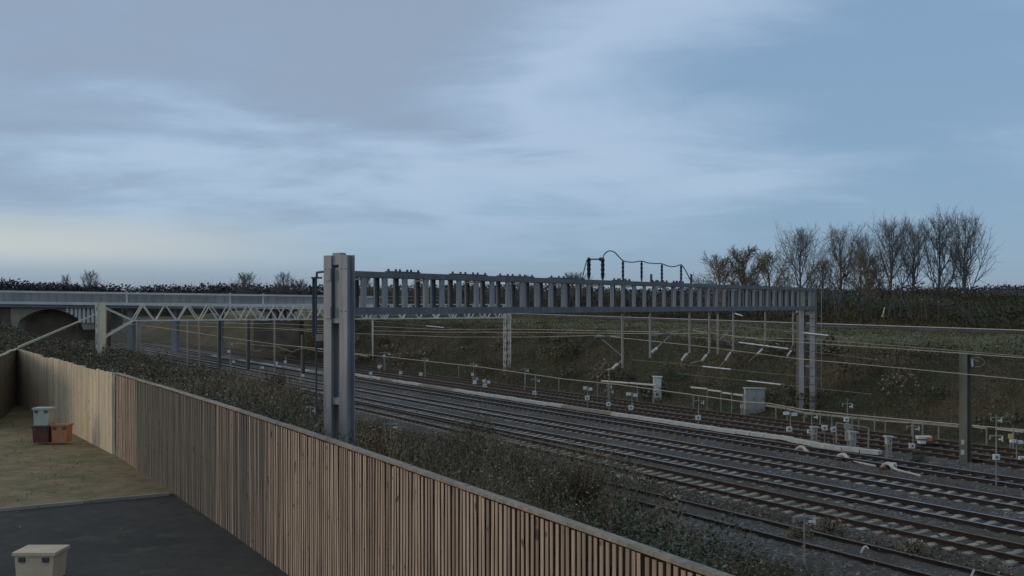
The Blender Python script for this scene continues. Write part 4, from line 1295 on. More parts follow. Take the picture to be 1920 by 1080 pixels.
marker(1102, 765, 724, 'marker post with lamp heads and white box, left of the tall double one', lamps=(728.5, 8), box=(1101, 746, 4.2))
marker(1004, 748, 704, 'T shaped marker post right of the small lattice mast', bar=(711, 7.5), box=(1002, 736.5, 3.6))
marker(984, 717, 688, 'small T shaped marker post close to the small lattice mast', bar=(692, 6.5), Y=92)
marker(912, 730, 713, 'short marker post with lamp heads left of the small lattice mast', lamps=(715.5, 7), box=(909, 722.5, 3.6))
marker(891, 728, 703, 'low marker post with white box before a taller T post in the centre', bar=(707.5, 5), box=(890, 716.5, 3.6), dot=False)
marker(888, 708, 678, 'T shaped marker post with white box, second behind the centre', bar=(682.5, 6), box=(886, 702, 2.6), dot=False, Y=103)
marker(797, 704, 670, 'T shaped marker post halfway between near leg and lattice mast', bar=(673, 5.5), box=(789, 701.5, 3.2), dot=False, Y=105)
marker(722, 676, 659, 'low T shaped marker post near the retaining wall', bar=(661.5, 9), box=(720, 667.5, 2.4), dot=False, Y=119)
marker(750, 708, 694, 'low marker post with white box beside the cable trough joint', box=(751, 699, 3), dot=False)
marker(712, 704, 680, 'small marker post right of the near gantry leg', bar=(684, 3.5), box=(711, 688, 3), dot=False, Y=113)
marker(696, 716, 697, 'stubby marker post with white box closest to the near gantry leg', box=(695, 700, 2.8), dot=False)
marker(732, 818, 790, 'pale T shaped marker post in the scrub right of the near gantry leg', bar=(795, 11), Y=46)
marker(582, 785, 760, 'pale T shaped marker post in the scrub left of the near gantry leg', bar=(764, 8), Y=46)
marker(431, 668, 640, 'tiny T shaped marker post between the dark masts on the left', bar=(643, 4), box=(429, 659, 2.8), dot=False, Y=128)
marker(433, 692, 675, 'tiny post with white disc at the scrub edge below the first dark mast', box=(438, 678, 2.2), dot=False, Y=112)
marker(487, 704, 685, 'tiny post with white disc at the scrub edge below the second dark mast', box=(492, 689, 2.4), dot=False, Y=104)
marker(563, 722, 698, 'tiny post with white disc at the scrub edge left of the near leg', box=(568, 704, 2.6), dot=False, Y=88)
marker(520, 690, 677, 'low post with white disc at the foot of the slim pale mast', box=(518, 681, 2.8), dot=False, Y=125)
marker(536, 688, 668, 'thin post with white disc right of the slim pale mast', box=(535, 678.5, 2.4), dot=False, Y=125)
# twin white plates on thin posts
for px, yp, lab in ((1546, 802, 'white square plate on thin post, left of its close twin'), (1563, 805, 'white square plate on thin post, right of its close twin')):
    marker(px, 833, yp, lab, box=(px, yp, 5))
# white bars among the brambles
t_ = thing('marker_board', 'pair of pale bars half hidden in brambles in front of the rusty track', 'marker board', on(1171, 908, 0.1))
Yb = on(1171, 902, 0.1).y
MB().bar(at(1155, 892, Yb), at(1168, 893, Yb), 0.06, 0.10).build('board', 'white_paint', t_)
MB().bar(at(1177, 894, Yb), at(1192, 899, Yb), 0.06, 0.12).build('board', 'white_paint', t_)
MB().tube([at(1172, 935, Yb), at(1172, 888, Yb)], 0.03, 6).build('post', 'grey_steel', t_)

# ------------------------------------------------------------------ cabinets and boards
def cabinet(px, yt, yb, wpx, label, name='equipment_cabinet', roof=True, Y=None, mat='cabinet_grey', legs=None, depth=0.5):
    b = on(px, yb if not legs else legs, -0.2) if Y is None else at(px, yb, Y)
    Y_ = b.y
    mpp = Y_ / F
    t_ = thing(name, label, 'cabinet', b)
    z1, z0 = at(px, yt, Y_).z, at(px, yb, Y_).z
    w = wpx * mpp
    cx = b.x
    if not legs:
        gz = min(stand(cx, Y_), stand(cx, Y_ + depth), z0) - 0.2
        MB().bbox(cx - w / 2 - 0.06, cx + w / 2 + 0.06, Y_ - 0.06, Y_ + depth + 0.06, gz, z0).build('plinth', 'concrete', t_)
    body = MB()
    body.bbox(cx - w / 2, cx + w / 2, Y_, Y_ + depth, z0, z1 - 0.02)
    body.build('body', mat, t_)
    n = 2 if w > 0.6 else 1
    for i in range(n):
        x0 = cx - w / 2 + w * i / n + 0.03
        x1 = cx - w / 2 + w * (i + 1) / n - 0.03
        d_ = MB().bbox(x0, x1, Y_ - 0.022, Y_, z0 + 0.06, z1 - 0.10).build('door', mat, t_)
        MB().bbox(x1 - 0.10, x1 - 0.06, Y_ - 0.05, Y_ - 0.022, (z0 + z1) / 2 - 0.08, (z0 + z1) / 2 + 0.08).build('handle', 'galv_dark', d_)
    if roof:
        MB().prism([(cx - w / 2 - 0.06, Y_ - 0.08, z1 - 0.02), (cx + w / 2 + 0.12, Y_ - 0.08, z1 - 0.02), (cx + w / 2 + 0.12, Y_ - 0.08, z1 + 0.03), (cx - w / 2 - 0.06, Y_ - 0.08, z1 + 0.07)], (0, depth + 0.16, 0)).build('roof', mat, t_)
    if legs:
        zl = at(px, legs, Y_).z
        for sx in (-1, 1):
            for sy in (0.04, depth - 0.04):
                MB().bar((cx + sx * (w / 2 - 0.04), Y_ + sy, zl - 0.1), (cx + sx * (w / 2 - 0.04), Y_ + sy, z0), 0.06, 0.06).build('leg', 'grey_steel', t_)
        for f_ in (0.35, 0.7):
            zz = zl + (z0 - zl) * f_
            MB().bar((cx - w / 2 + 0.04, Y_ + 0.04, zz), (cx + w / 2 - 0.04, Y_ + 0.04, zz), 0.05, 0.05).build('rung', 'grey_steel', t_)
    return t_
cabinet(1416, 729, 767, 36, 'wide grey equipment cabinet with two doors at the embankment foot', Y=72.4)
MB_c = cabinet(1233, 707, 746, 14, 'tall narrow white cabinet at the end of the raised trough', 'tall_cabinet', True, 81.5, 'white_paint', None, 0.45)
MB().tube([at(1241, 726, 81.4), at(1252, 727, 81.4)], 0.07, 8).build('side_bracket', 'galv_dark', MB_c)
marker(1393, 768, 738, 'thin post with white box touching the left side of the grey cabinet', bar=(741, 4), box=(1392, 762, 3.8), dot=False, Y=72.1)
cabinet(1528, 802, 816, 10, 'small grey cabinet on ladder legs, leftmost of three beside the trough', 'legged_cabinet', True, None, 'cabinet_grey', 833, 0.3)
cabinet(1600, 811, 826, 11, 'small grey cabinet on ladder legs, middle one of three beside the trough', 'legged_cabinet', True, None, 'cabinet_grey', 845, 0.3)
cabinet(1668, 820, 834, 10, 'small grey cabinet on ladder legs, rightmost of three beside the trough', 'legged_cabinet', True, None, 'cabinet_grey', 856, 0.3)
# round topped board
b = on(1588, 833)
mpp = b.y / F
t_ = thing('round_board', 'grey board with round top standing beside the cable trough', 'board', b)
c = at(1589, 800, b.y)
MB().prism([c + Vector((6.8 * mpp * math.cos(a_ / 16 * 2 * math.pi), -0.03, 7.6 * mpp * math.sin(a_ / 16 * 2 * math.pi))) for a_ in range(16)], (0, 0.05, 0)).build('disc', 'cabinet_grey', t_)
MB().box(at(1588, 820, b.y + 0.06), (3.4 * mpp, 0, 0), (0, 0.05, 0), (0, 0, 13 * mpp)).build('stem', 'cabinet_grey', t_)
# handrail frame
b = on(1629, 842)
t_ = thing('guard_rail', 'thin grey guard rail frame beside the round topped board', 'guard rail', b)
for a_, b_ in (((1568, 830), (1568, 793)), ((1568, 793), (1629, 802)), ((1629, 802), (1628, 842)), ((1598, 836), (1598, 798))):
    MB().tube([at(*a_, b.y), at(*b_, b.y)], 0.035, 6).build('rail', 'grey_steel', t_)
# point machines, sign, small boxes
b = on(1735, 838)
t_ = thing('point_machine', 'orange and white point machine left of the wide mast', 'point machine', b)
MB().box(at(1732, 820, b.y), (13 * b.y / F, 0, 0), (0, 0.18, 0), (0, 0, 0.07)).build('cover', 'white_paint', t_)
MB().box(at(1741, 823, b.y - 0.1), (5 * b.y / F, 0, 0), (0, 0.2, 0), (0, 0, 0.09)).build('end_box', 'orange_paint', t_)
MB().box(at(1728, 829, b.y - 0.1), (5.5 * b.y / F, 0, 0), (0, 0.2, 0), (0, 0, 0.07)).build('motor', 'white_paint', t_)
MB().box(at(1733, 834, b.y + 0.1), (10 * b.y / F, 0, 0), (0, 0.3, 0), (0, 0, 0.12)).build('bed_plate', 'rust_red', t_)
b = on(1895, 846)
t_ = thing('yellow_sign', 'small yellow square sign on a post at the right edge', 'sign', b)
MB().box(at(1895, 818, b.y), (4.6 * b.y / F, 0, 0), (0, 0.015, 0), (0, 0, 4.6 * b.y / F)).build('plate', 'yellow_plate', t_)
MB().tube([(b.x, b.y + 0.04, b.z - 0.2), (b.x, b.y + 0.04, at(1895, 815, b.y).z)], 0.03, 6).build('post', 'grey_steel', t_)
b = on(1676, 882)
t_ = thing('track_box', 'small white box with dark cross lying between the rails', 'box', b)
mpp = b.y / F
MB().box((b.x, b.y, b.z + 0.18), (4 * mpp, 0, 0), (0, 0.12, 0), (0, 0, 0.16)).build('case', 'white_paint', t_)
MB().box((b.x, b.y - 0.125, b.z + 0.18), (3.6 * mpp, 0, 0), (0, 0.004, 0), (0, 0, 0.014)).build('cross_line', 'galv_dark', t_)
MB().box((b.x, b.y - 0.127, b.z + 0.18), (0.014, 0, 0), (0, 0.004, 0), (0, 0, 0.13)).build('cross_line', 'galv_dark', t_)
# pale cable humps between the rails of the fifth track
for i, (x, y, lab) in enumerate(((1502, 840, 'pale cable hump in the fifth track, leftmost of three'), (1580, 854, 'pale cable hump in the fifth track, middle of three'), (1664, 871, 'pale cable hump in the fifth track, rightmost of three'))):
    Y0 = on(x, y + 6, -0.1).y
    t_ = thing('cable_hump', lab, 'cable', at(x, y + 6, Y0), 'pale cable humps in the fifth track')
    pts = smooth_path([at(x - 10, y + 5, Y0 + 0.6), at(x - 4, y - 1, Y0 + 0.4), at(x + 4, y - 1, Y0 + 0.1), at(x + 10, y + 5, Y0 - 0.2), at(x + 22, y + 11, Y0 - 0.7), at(x + 62, y + 19 + i, Y0 - 2.0)], 5)
    MB().tube(pts, [0.085 if j < 16 else 0.05 for j in range(len(pts))], 7).build('conduit', 'trough_concrete', t_)
    MB().box(at(x - 8, y + 9, Y0 - 0.1), (0.15, 0, 0), (0, 0.15, 0), (0, 0, 0.10)).build('clamp_block', 'dark_red', t_)
# pale bent pipes beside the near siding
for x, y, lab in ((1620, 1036, 'pale bent pipe lying on the near siding'), (1823, 1082, 'pale bent pipe sticking up at the bottom edge')):
    Y0 = on(x, y, -0.1).y
    t_ = thing('bent_pipe', lab, 'pipe', at(x, y, Y0))
    q = [at(x - 5, y, Y0), at(x - 1, y - 9, Y0), at(x + 4, y - 11, Y0), at(x + 8, y - 7, Y0)] if x < 1700 else [at(x - 3, y + 3, Y0), at(x + 1, y - 8, Y0), at(x + 4, y - 14, Y0)]
    MB().tube(smooth_path(q, 4), 0.03, 6).build('pipe', 'white_paint', t_)
    MB().tube([q[0] + Vector((0, 0, -0.1)), q[0]], 0.045, 6).build('collar', 'grey_steel', t_)
# litter of pale stones on the left bank
base = hit(150, 646) + Vector((0, 0, 0.3))
zg = z_at(base.x, base.y)
t_ = thing('rubble_heap', 'small heap of pale rubble on the dark bank left of the lattice portal', 'rubble', base)
for i in range(14):
    c = base + Vector((random.uniform(-0.75, 0.85), random.uniform(-0.3, 0.3), random.uniform(-0.18, 0.22) - 0.12 * i / 14))
    r_ = random.uniform(0.10, 0.24)
    mb = MB()
    pts = []
    for a_ in range(6):
        pts.append(c + Vector((r_ * math.cos(a_) * random.uniform(.7, 1.2), r_ * math.sin(a_ * 1.047) * random.uniform(.7, 1.2), -r_ * 0.6)))
    mb.tube([c - Vector((0, 0, r_ * .6)), c - Vector((r_ * .3, 0, 0)), c + Vector((r_ * .2, 0, r_ * 0.6))], [r_ * 0.8, r_, r_ * 0.5], 6)
    mb.build('stone', 'rubble', t_)

# things standing in the yard
def tub(px, py, w, h, Y, mat, label, name):
    c = at(px, py, Y)
    z0 = YARD_Z + 0.03
    if c.z - h / 2 > z0: z0 = c.z - h / 2
    t_ = thing(name, label, 'box', (c.x, c.y, z0))
    MB().prism([(c.x - w / 2 * .9, c.y, z0), (c.x + w / 2 * .9, c.y, z0), (c.x + w / 2, c.y, z0 + h), (c.x - w / 2, c.y, z0 + h)], (0, w * 0.8, 0)).build('body', mat, t_)
    for e in (-1, 1):
        MB().bbox(c.x + e * w * .3 - .05, c.x + e * w * .3 + .05, c.y - .035, c.y - .002, z0 + h - .1, z0 + h - .03).build('clip', 'galv_dark', t_)
    MB().bbox(c.x - w / 2 - .03, c.x + w / 2 + .03, c.y - .03, c.y + w * .8 + .03, z0 + h - 0.001, z0 + h + .05).build('lid', mat, t_)
Yg = F * (H - YARD_Z - 0.03) / (834 - YH)
tub(76, 816, 0.52, 0.48, Yg, 'dark_red', 'dark red storage box under the pale blue one in the yard', 'storage_box')
tub(77, 783, 0.50, 0.50, Yg, 'pale_blue', 'pale blue storage box stacked on the dark red one', 'storage_box')
tub(111, 814, 0.50, 0.5, Yg, 'orange_paint', 'orange storage box beside the stacked pair in the yard', 'storage_box')
tub(64, 1074, 0.62, 0.42, 16.4, 'cream', 'cream storage box at the bottom left edge', 'storage_box')

# ------------------------------------------------------------------ foliage helpers
def leaf_mesh(name, C, L, mat, up=0.3, narrow=0.55, kink=0.25):
    """C (n,3) centres, L (n,) lengths: one bent four-sided leaf each"""
    n = len(C)
    d = rng.normal(0, 1, (n, 3))
    d[:, 2] = d[:, 2] * 0.7 + up
    d /= np.linalg.norm(d, axis=1)[:, None]
    r2 = rng.normal(0, 1, (n, 3))
    w = np.cross(d, r2)
    w /= np.linalg.norm(w, axis=1)[:, None] + 1e-9
    nn = np.cross(d, w)
    L = L[:, None]
    a = C - d * L * 0.5
    c = C + d * L * 0.5
    b = C + w * L * narrow * 0.5 + nn * L * kink * 0.3
    e = C - w * L * narrow * 0.5 + nn * L * kink * 0.3
    v = np.stack([a, b, c, e], 1).reshape(-1, 3)
    f = np.arange(4 * n).reshape(-1, 4)
    me = fast_mesh(name, v, f, 4)
    me.materials.append(MATS[mat])
    return me
def blade_mesh(name, B, Ht, lean, mat, width=0.02):
    n = len(B)
    ang = rng.uniform(0, 6.28, n)
    dirx = np.stack([np.cos(ang), np.sin(ang), np.zeros(n)], 1)
    tip = B + dirx * (lean * Ht)[:, None] + np.stack([np.zeros(n), np.zeros(n), Ht], 1)
    mid = B + dirx * (lean * Ht * 0.3)[:, None] + np.stack([np.zeros(n), np.zeros(n), Ht * 0.6], 1)
    side = np.stack([-np.sin(ang), np.cos(ang), np.zeros(n)], 1) * width
    v = np.stack([B - side, B + side, mid + side * 0.7, tip, mid - side * 0.7], 1).reshape(-1, 3)
    f = np.arange(5 * n).reshape(-1, 5)
    me = fast_mesh(name, v, f, 5)
    me.materials.append(MATS[mat])
    return me
def seg_mesh(name, A, B, ra, rb, mat, n=4):
    """many tapered sticks in one mesh"""
    A, B = np.asarray(A, float), np.asarray(B, float)
    ra, rb = np.asarray(ra, float), np.asarray(rb, float)
    m = len(A)
    d = B - A
    d /= np.linalg.norm(d, axis=1)[:, None] + 1e-9
    ref = np.where(np.abs(d[:, 2:3]) < 0.9, np.array([[0, 0, 1.0]]), np.array([[1.0, 0, 0]]))
    x = np.cross(d, ref)
    x /= np.linalg.norm(x, axis=1)[:, None] + 1e-9
    y = np.cross(d, x)
    vs = np.zeros((m, 2 * n, 3))
    for k in range(n):
        a = 2 * math.pi * k / n
        o = x * math.cos(a) + y * math.sin(a)
        vs[:, k] = A + o * ra[:, None]
        vs[:, n + k] = B + o * rb[:, None]
    fs = np.zeros((m, n, 4), int)
    base = (np.arange(m) * 2 * n)[:, None]
    for k in range(n):
        k2 = (k + 1) % n
        fs[:, k] = base + np.array([[k, k2, n + k2, n + k]])
    me = fast_mesh(name, vs.reshape(-1, 3), fs.reshape(-1, 4), 4, None, True)
    me.materials.append(MATS[mat])
    return me

# ------------------------------------------------------------------ scrub on the near bank (cannot be counted)
def veg_h(p, s):
    base = 0.62 + 0.45 * wob(p * 0.9 + 3, s * 0.8) + 0.25 * wob(p * 2.3, s * 2.1 + 5)
    base = base * (1 + 0.5 * sst(s, 45, 70))
    base = base * sst(p, 6.4, 8.0)
    mid = sst(s, 27, 33) * (1 - sst(s, 46, 51))
    base = base + 0.55 * mid + 0.4 * sst(s, 14, 22) * (1 - sst(s, 30, 36)) * sst(p, 12, 17)
    edge = 22.4 + 1.0 * wob(s * 0 + 1.3, s * 1.6) + 1.5 * sst(s, 40, 56) + 5.6 * mid - 3.0 * sst(s, 26, 16)
    return np.clip(base, 0.08, 2.0) * np.clip(1.15 - sst(p, edge - 2.5, edge), 0.0, 1)
def scrub(n, smin, smax, size0, size1, mat, name, pmin=6.7, pmax=29.0, hf=1.0, pw=1.0):
    p = rng.uniform(pmin, pmax, n)
    s = smin + (smax - smin) * rng.uniform(0, 1, n) ** pw
    h = veg_h(p, s) * hf
    keep = h > 0.05
    p, s, h = p[keep], s[keep], h[keep]
    z = ground_z(p, s) + h * rng.uniform(0.0, 1.0, len(p)) ** 0.7
    x = p * N2[0] + s * T2[0]
    y = p * N2[1] + s * T2[1]
    L = rng.uniform(size0, size1, len(p)) * (0.8 + 0.012 * np.clip(y, 0, 120))
    return leaf_mesh(name, np.stack([x, y, z], 1), L, mat)
stuff(link('bank_scrub', scrub(105000, -2, 62, 0.05, 0.11, 'leaf_bank', 'bank_scrub')), 'dark leafy scrub covering the bank behind the board fence', 'scrub')
stuff(link('far_bank_scrub', scrub(60000, 58, 135, 0.07, 0.15, 'leaf_bank', 'far_bank_scrub', 5.0, 26, 0.8)), 'dark scrub on the far left bank below the lattice portal', 'scrub')
stuff(link('dry_weeds', scrub(40000, 0, 60, 0.05, 0.11, 'leaf_dry', 'dry_weeds', 9, 29, 1.15)), 'dry brown weeds mixed into the scrub on the near bank', 'weeds')
n = 9000
p = rng.uniform(7, 24.5, n); s = rng.uniform(0, 90, n)
A = np.stack([p * N2[0] + s * T2[0], p * N2[1] + s * T2[1], ground_z(p, s) - 0.02], 1)
hh = veg_h(p, s) * rng.uniform(0.7, 1.5, n) + 0.05
B = A + np.stack([rng.normal(0, 0.22, n), rng.normal(0, 0.22, n), np.ones(n)], 1) * hh[:, None]
r_ = np.full(n, 0.007)
stuff(link('bramble_stems', seg_mesh('bramble_stems', A, B, r_, r_ * 0.5, 'stem_brown', 3)), 'tangled brown stems sticking out of the near bank scrub', 'stems')
n = 2600
p = rng.uniform(11, 27, n); s = rng.uniform(18, 56, n)
hh = veg_h(p, s)
kp = hh > 0.3
p, s, hh = p[kp], s[kp], hh[kp] * rng.uniform(0.9, 1.7, kp.sum())
A = np.stack([p * N2[0] + s * T2[0], p * N2[1] + s * T2[1], ground_z(p, s)], 1)
B = A + np.stack([rng.normal(0, 0.35, len(p)), rng.normal(0, 0.35, len(p)), np.ones(len(p))], 1) * hh[:, None]
r_ = np.full(len(p), 0.008)
stuff(link('dead_stalks', seg_mesh('dead_stalks', A, B, r_, r_ * 0.6, 'stem_pale', 3)), 'pale dead stalks standing in the central scrub', 'stalks')
# leaf litter blown over the yard
n = 900
p = rng.uniform(-16, 5.2, n); s = rng.uniform(2, 50, n)
C = np.stack([p * N2[0] + s * T2[0], p * N2[1] + s * T2[1], np.full(n, YARD_Z + 0.035)], 1)
lm = leaf_mesh('fallen_leaves', C, rng.uniform(0.04, 0.09, n), 'leaf_autumn', 0.0)
stuff(link('fallen_leaves', lm), 'fallen leaves scattered over the yard', 'leaves')
n = 5000
p = rng.uniform(-14, 5.2, n); s = rng.uniform(25, 51, n)
kp = wob(p * 2.2, s * 1.7) > -0.1
p, s = p[kp], s[kp]
B = np.stack([p * N2[0] + s * T2[0], p * N2[1] + s * T2[1], np.full(len(p), YARD_Z + 0.02)], 1)
stuff(link('garden_grass', blade_mesh('garden_grass', B, rng.uniform(0.03, 0.09, len(p)), rng.uniform(0.2, 0.9, len(p)), 'grass_yellow', 0.008)), 'short yellowing grass in the garden strip', 'grass')
# weeds between the tracks and along the siding
n = 5200
p = np.concatenate([rng.normal(23.6, 0.7, n // 2), rng.normal(27.6, 0.5, n // 4), rng.normal(25.2, 0.9, n // 4)])
s = rng.uniform(5, 75, len(p))
cl = (wob(p * 3, s * 2.6) > 0.05)
p, s = p[cl], s[cl]
Bq = np.stack([p * N2[0] + s * T2[0], p * N2[1] + s * T2[1], np.full(len(p), -0.2)], 1)
stuff(link('track_weeds', leaf_mesh('track_weeds', Bq + np.array([0, 0, 1.0]) * rng.uniform(0.02, 0.28, len(p))[:, None], rng.uniform(0.05, 0.12, len(p)), 'leaf_dry')), 'low dry weeds growing along the near siding', 'weeds')

# ------------------------------------------------------------------ single bushes one can point to
def bush(px, py, Y, rx, ry, h, n, L0, L1, leafmat, label, name='bush', stems=26, stem_mat='stem_brown', stem_r=0.010, cat='bush', zb=None, inner=0.45, ups=0.2):
    c = at(px, py, Y)
    zg = z_at(c.x, c.y) if zb is None else zb
    t_ = thing(name, label, cat, (c.x, c.y, zg))
    k = rng.uniform(0, 1, (n, 4))
    r_ = inner + (1 - inner) * k[:, 0] ** 0.6
    th = k[:, 1] * 2 * math.pi
    cz = k[:, 2]
    rad = np.sqrt(np.clip(1 - (cz * 0.92) ** 2, 0.05, 1)) * r_
    lump = 1 + 0.22 * np.sin(th * 3 + px) + 0.18 * np.sin(th * 5 + cz * 7 + py)
    C = np.stack([c.x + rx * rad * lump * np.cos(th), c.y + ry * rad * lump * np.sin(th), zg + h * (0.06 + cz * r_ * (0.9 + 0.18 * np.sin(th * 4 + py)))], 1)
    link('foliage', leaf_mesh('foliage', C, rng.uniform(L0, L1, n), leafmat, ups), t_)
    a = rng.uniform(0, 6.28, stems)
    A = np.stack([c.x + 0.12 * rx * np.cos(a), c.y + 0.12 * ry * np.sin(a), np.full(stems, zg - 0.05)], 1)
    q = rng.uniform(0.5, 1.05, stems)
    B = np.stack([c.x + rx * 0.8 * np.cos(a) * rng.uniform(0.1, 1, stems), c.y + ry * 0.8 * np.sin(a) * rng.uniform(0.1, 1, stems), zg + h * q], 1)
    M = (A + B) / 2 + np.stack([rng.normal(0, 0.08 * rx, stems), rng.normal(0, 0.08 * ry, stems), rng.uniform(0, 0.12 * h, stems)], 1)
    rr = np.full(stems, stem_r)
    link('stems', seg_mesh('stems', np.concatenate([A, M]), np.concatenate([M, B]), np.concatenate([rr, rr * .8]), np.concatenate([rr * .8, rr * .4]), stem_mat, 4), t_)
    return t_
bush(705, 850, 36.5, 1.05, 1.0, 2.0, 1500, 0.07, 0.15, 'leaf_autumn', 'autumn bush with tan orange leaves right of the near gantry leg')
bush(650, 850, 33.2, 0.9, 0.8, 1.35, 1500, 0.06, 0.12, 'leaf_green', 'dark green ivy like bush hugging the foot of the near gantry leg')
bush(585, 830, 36.5, 1.1, 1.0, 1.4, 1600, 0.06, 0.13, 'leaf_green', 'dark green bush in the scrub left of the near gantry leg')
bush(500, 790, 42, 1.6, 1.3, 1.5, 1800, 0.07, 0.14, 'leaf_green', 'broad green bush on the bank halfway along the far fence')
bush(515, 730, 56, 1.0, 1.0, 1.7, 900, 0.07, 0.15, 'leaf_red', 'reddish brown bush at the scrub edge on the left bank')
bush(1180, 975, 22.0, 1.5, 1.3, 1.9, 3600, 0.06, 0.14, 'leaf_green', 'dark green bramble with glossy leaves behind the fence, centre right')
bush(1105, 960, 22.5, 0.9, 0.8, 1.2, 1500, 0.05, 0.11, 'leaf_bank', 'lower bramble just left of the glossy dark green one')
bush(1225, 1010, 18.6, 0.95, 0.8, 1.3, 2000, 0.05, 0.10, 'leaf_green', 'small glossy bramble in front of the orange weeds')
bush(1140, 925, 26.5, 1.7, 1.3, 2.1, 2200, 0.05, 0.11, 'leaf_dry', 'tangled bare brown shrub above the glossy bramble', stems=120, stem_r=0.014)
bush(1285, 985, 24.5, 0.9, 0.7, 1.15, 1500, 0.04, 0.09, 'leaf_orange', 'patch of orange brown weeds beside the near siding')
bush(1268, 950, 27.5, 0.45, 0.35, 0.65, 420, 0.04, 0.08, 'grass_yellow', 'yellow flowering weed above the orange patch')
bush(1372, 1040, 18.5, 0.35, 0.35, 0.7, 500, 0.05, 0.10, 'grass_yellow', 'yellowish grass tuft behind the near end of the fence')
bush(1430, 1062, 19.0, 0.6, 0.5, 0.55, 700, 0.05, 0.09, 'leaf_red', 'low reddish weeds at the bottom edge beyond the fence')
bush(870, 850, 47, 2.2, 1.5, 2.0, 2400, 0.06, 0.14, 'leaf_dry', 'pale dry shrub spreading over the near siding in the centre', stems=90)
bush(960, 870, 43, 2.0, 1.5, 1.9, 2400, 0.06, 0.14, 'leaf_dry', 'dry brown shrub in the middle of the overgrown siding', stems=90)
bush(1045, 900, 37.5, 1.6, 1.3, 1.8, 1900, 0.06, 0.13, 'leaf_dry', 'dry grey brown shrub right of the overgrown siding centre', stems=80)
bush(890, 800, 56, 1.5, 1.0, 1.75, 1200, 0.06, 0.14, 'leaf_bank', 'dark shrub leaning over the rusty track in the centre', stems=60)
bush(800, 880, 38, 1.4, 1.2, 1.1, 1500, 0.06, 0.12, 'leaf_bank', 'low dark shrub behind the fence, right of the pale sapling')
bush(1500, 960, 33.2, 0.55, 0.4, 0.45, 420, 0.05, 0.10, 'leaf_dry', 'clump of dry weeds beside the rusty track, right', zb=-0.2)
bush(1557, 968, 34.8, 0.6, 0.4, 0.42, 420, 0.05, 0.10, 'leaf_dry', 'second clump of dry weeds, right of the pale T post', zb=-0.2)
bush(1715, 1000, 31.5, 0.5, 0.4, 0.45, 300, 0.05, 0.10, 'leaf_dry', 'sparse dry weeds between siding and rusty track, far right', zb=-0.2)
bush(1722, 866, 49.3, 0.5, 0.35, 0.62, 420, 0.06, 0.12, 'leaf_green', 'small green bush below the T post left of the wide mast', zb=-0.2)
bush(760, 870, 40, 1.2, 1.0, 1.5, 1500, 0.06, 0.13, 'leaf_bank', 'rounded dark shrub right behind the pale sapling')
bush(930, 905, 33, 1.5, 1.2, 1.5, 2000, 0.06, 0.13, 'leaf_dry', 'pale speckled shrub just above the middle of the fence capping', stems=90, stem_mat='stem_pale')
bush(1010, 935, 28.5, 1.3, 1.1, 1.4, 1900, 0.06, 0.12, 'leaf_bank', 'dense dark shrub above the fence, left of the brambles', stems=60)
bush(1095, 880, 36.5, 1.2, 1.0, 2.1, 1300, 0.05, 0.11, 'leaf_dry', 'twiggy rust brown shrub overlapping the rusty track', stems=150, stem_r=0.013)
bush(1070, 965, 24, 1.0, 0.9, 1.3, 1700, 0.06, 0.12, 'leaf_green', 'green bramble between the dark shrub and the glossy bramble')
# pale forked sapling in front of the autumn bush
b = at(733, 868, 31)
b.z = z_at(b.x, b.y)
t_ = thing('sapling', 'thin pale forked sapling rising behind the fence', 'sapling', b)
MB().tube(smooth_path([b, at(730, 850, 31), at(724, 835, 31), at(722, 818, 31), at(721, 790, 31)], 4), [0.022 - 0.0009 * i for i in range(17)], 6).build('stem', 'stem_pale', t_)
MB().tube(smooth_path([b, at(737, 852, 31), at(741, 836, 31), at(744, 818, 31), at(742, 800, 31)], 4), [0.02 - 0.0009 * i for i in range(17)], 6).build('stem', 'stem_pale', t_)

# ------------------------------------------------------------------ far embankment cover
n = 80000
p = rng.uniform(52.3, 63, n); s = rng.uniform(-5, 160, n)
h = np.clip(0.42 + 0.4 * wob(p * 1.1 + 2, s * 0.9) + 0.3 * wob(p * 2.0, s * 2.4), 0.05, 1.3) * (1 + 1.8 * np.clip(wob(p * 0.9 + 1, s * 0.55), 0, 1)) * sst(p, 52, 54)
z = ground_z(p, s) + h * rng.uniform(0, 1, n)
C = np.stack([p * N2[0] + s * T2[0], p * N2[1] + s * T2[1], z], 1)
stuff(link('embankment_scrub', leaf_mesh('embankment_scrub', C, rng.uniform(0.07, 0.20, n), 'leaf_farbank')), 'dark low scrub covering the far embankment slope', 'scrub')
n = 60000
p = rng.uniform(61, 75, n); s = rng.uniform(-5, 160, n)
B = np.stack([p * N2[0] + s * T2[0], p * N2[1] + s * T2[1], ground_z(p, s) - 0.02], 1)
stuff(link('slope_grass', blade_mesh('slope_grass', B, rng.uniform(0.05, 0.20, n), rng.uniform(0.4, 1.4, n), 'grass_dull', 0.025)), 'rough dull grass on the upper embankment slope', 'grass')
n = 5200
p = rng.uniform(52.5, 60, n); s = rng.uniform(0, 150, n)
A = np.stack([p * N2[0] + s * T2[0], p * N2[1] + s * T2[1], ground_z(p, s) - 0.02], 1)
B = A + np.stack([rng.normal(0, 0.25, n), rng.normal(0, 0.25, n), rng.uniform(0.5, 1.5, n)], 1)
stuff(link('embankment_stems', seg_mesh('embankment_stems', A, B, np.full(n, 0.012), np.full(n, 0.006), 'stem_brown', 3)), 'bare brown stems over the far embankment scrub', 'stems')

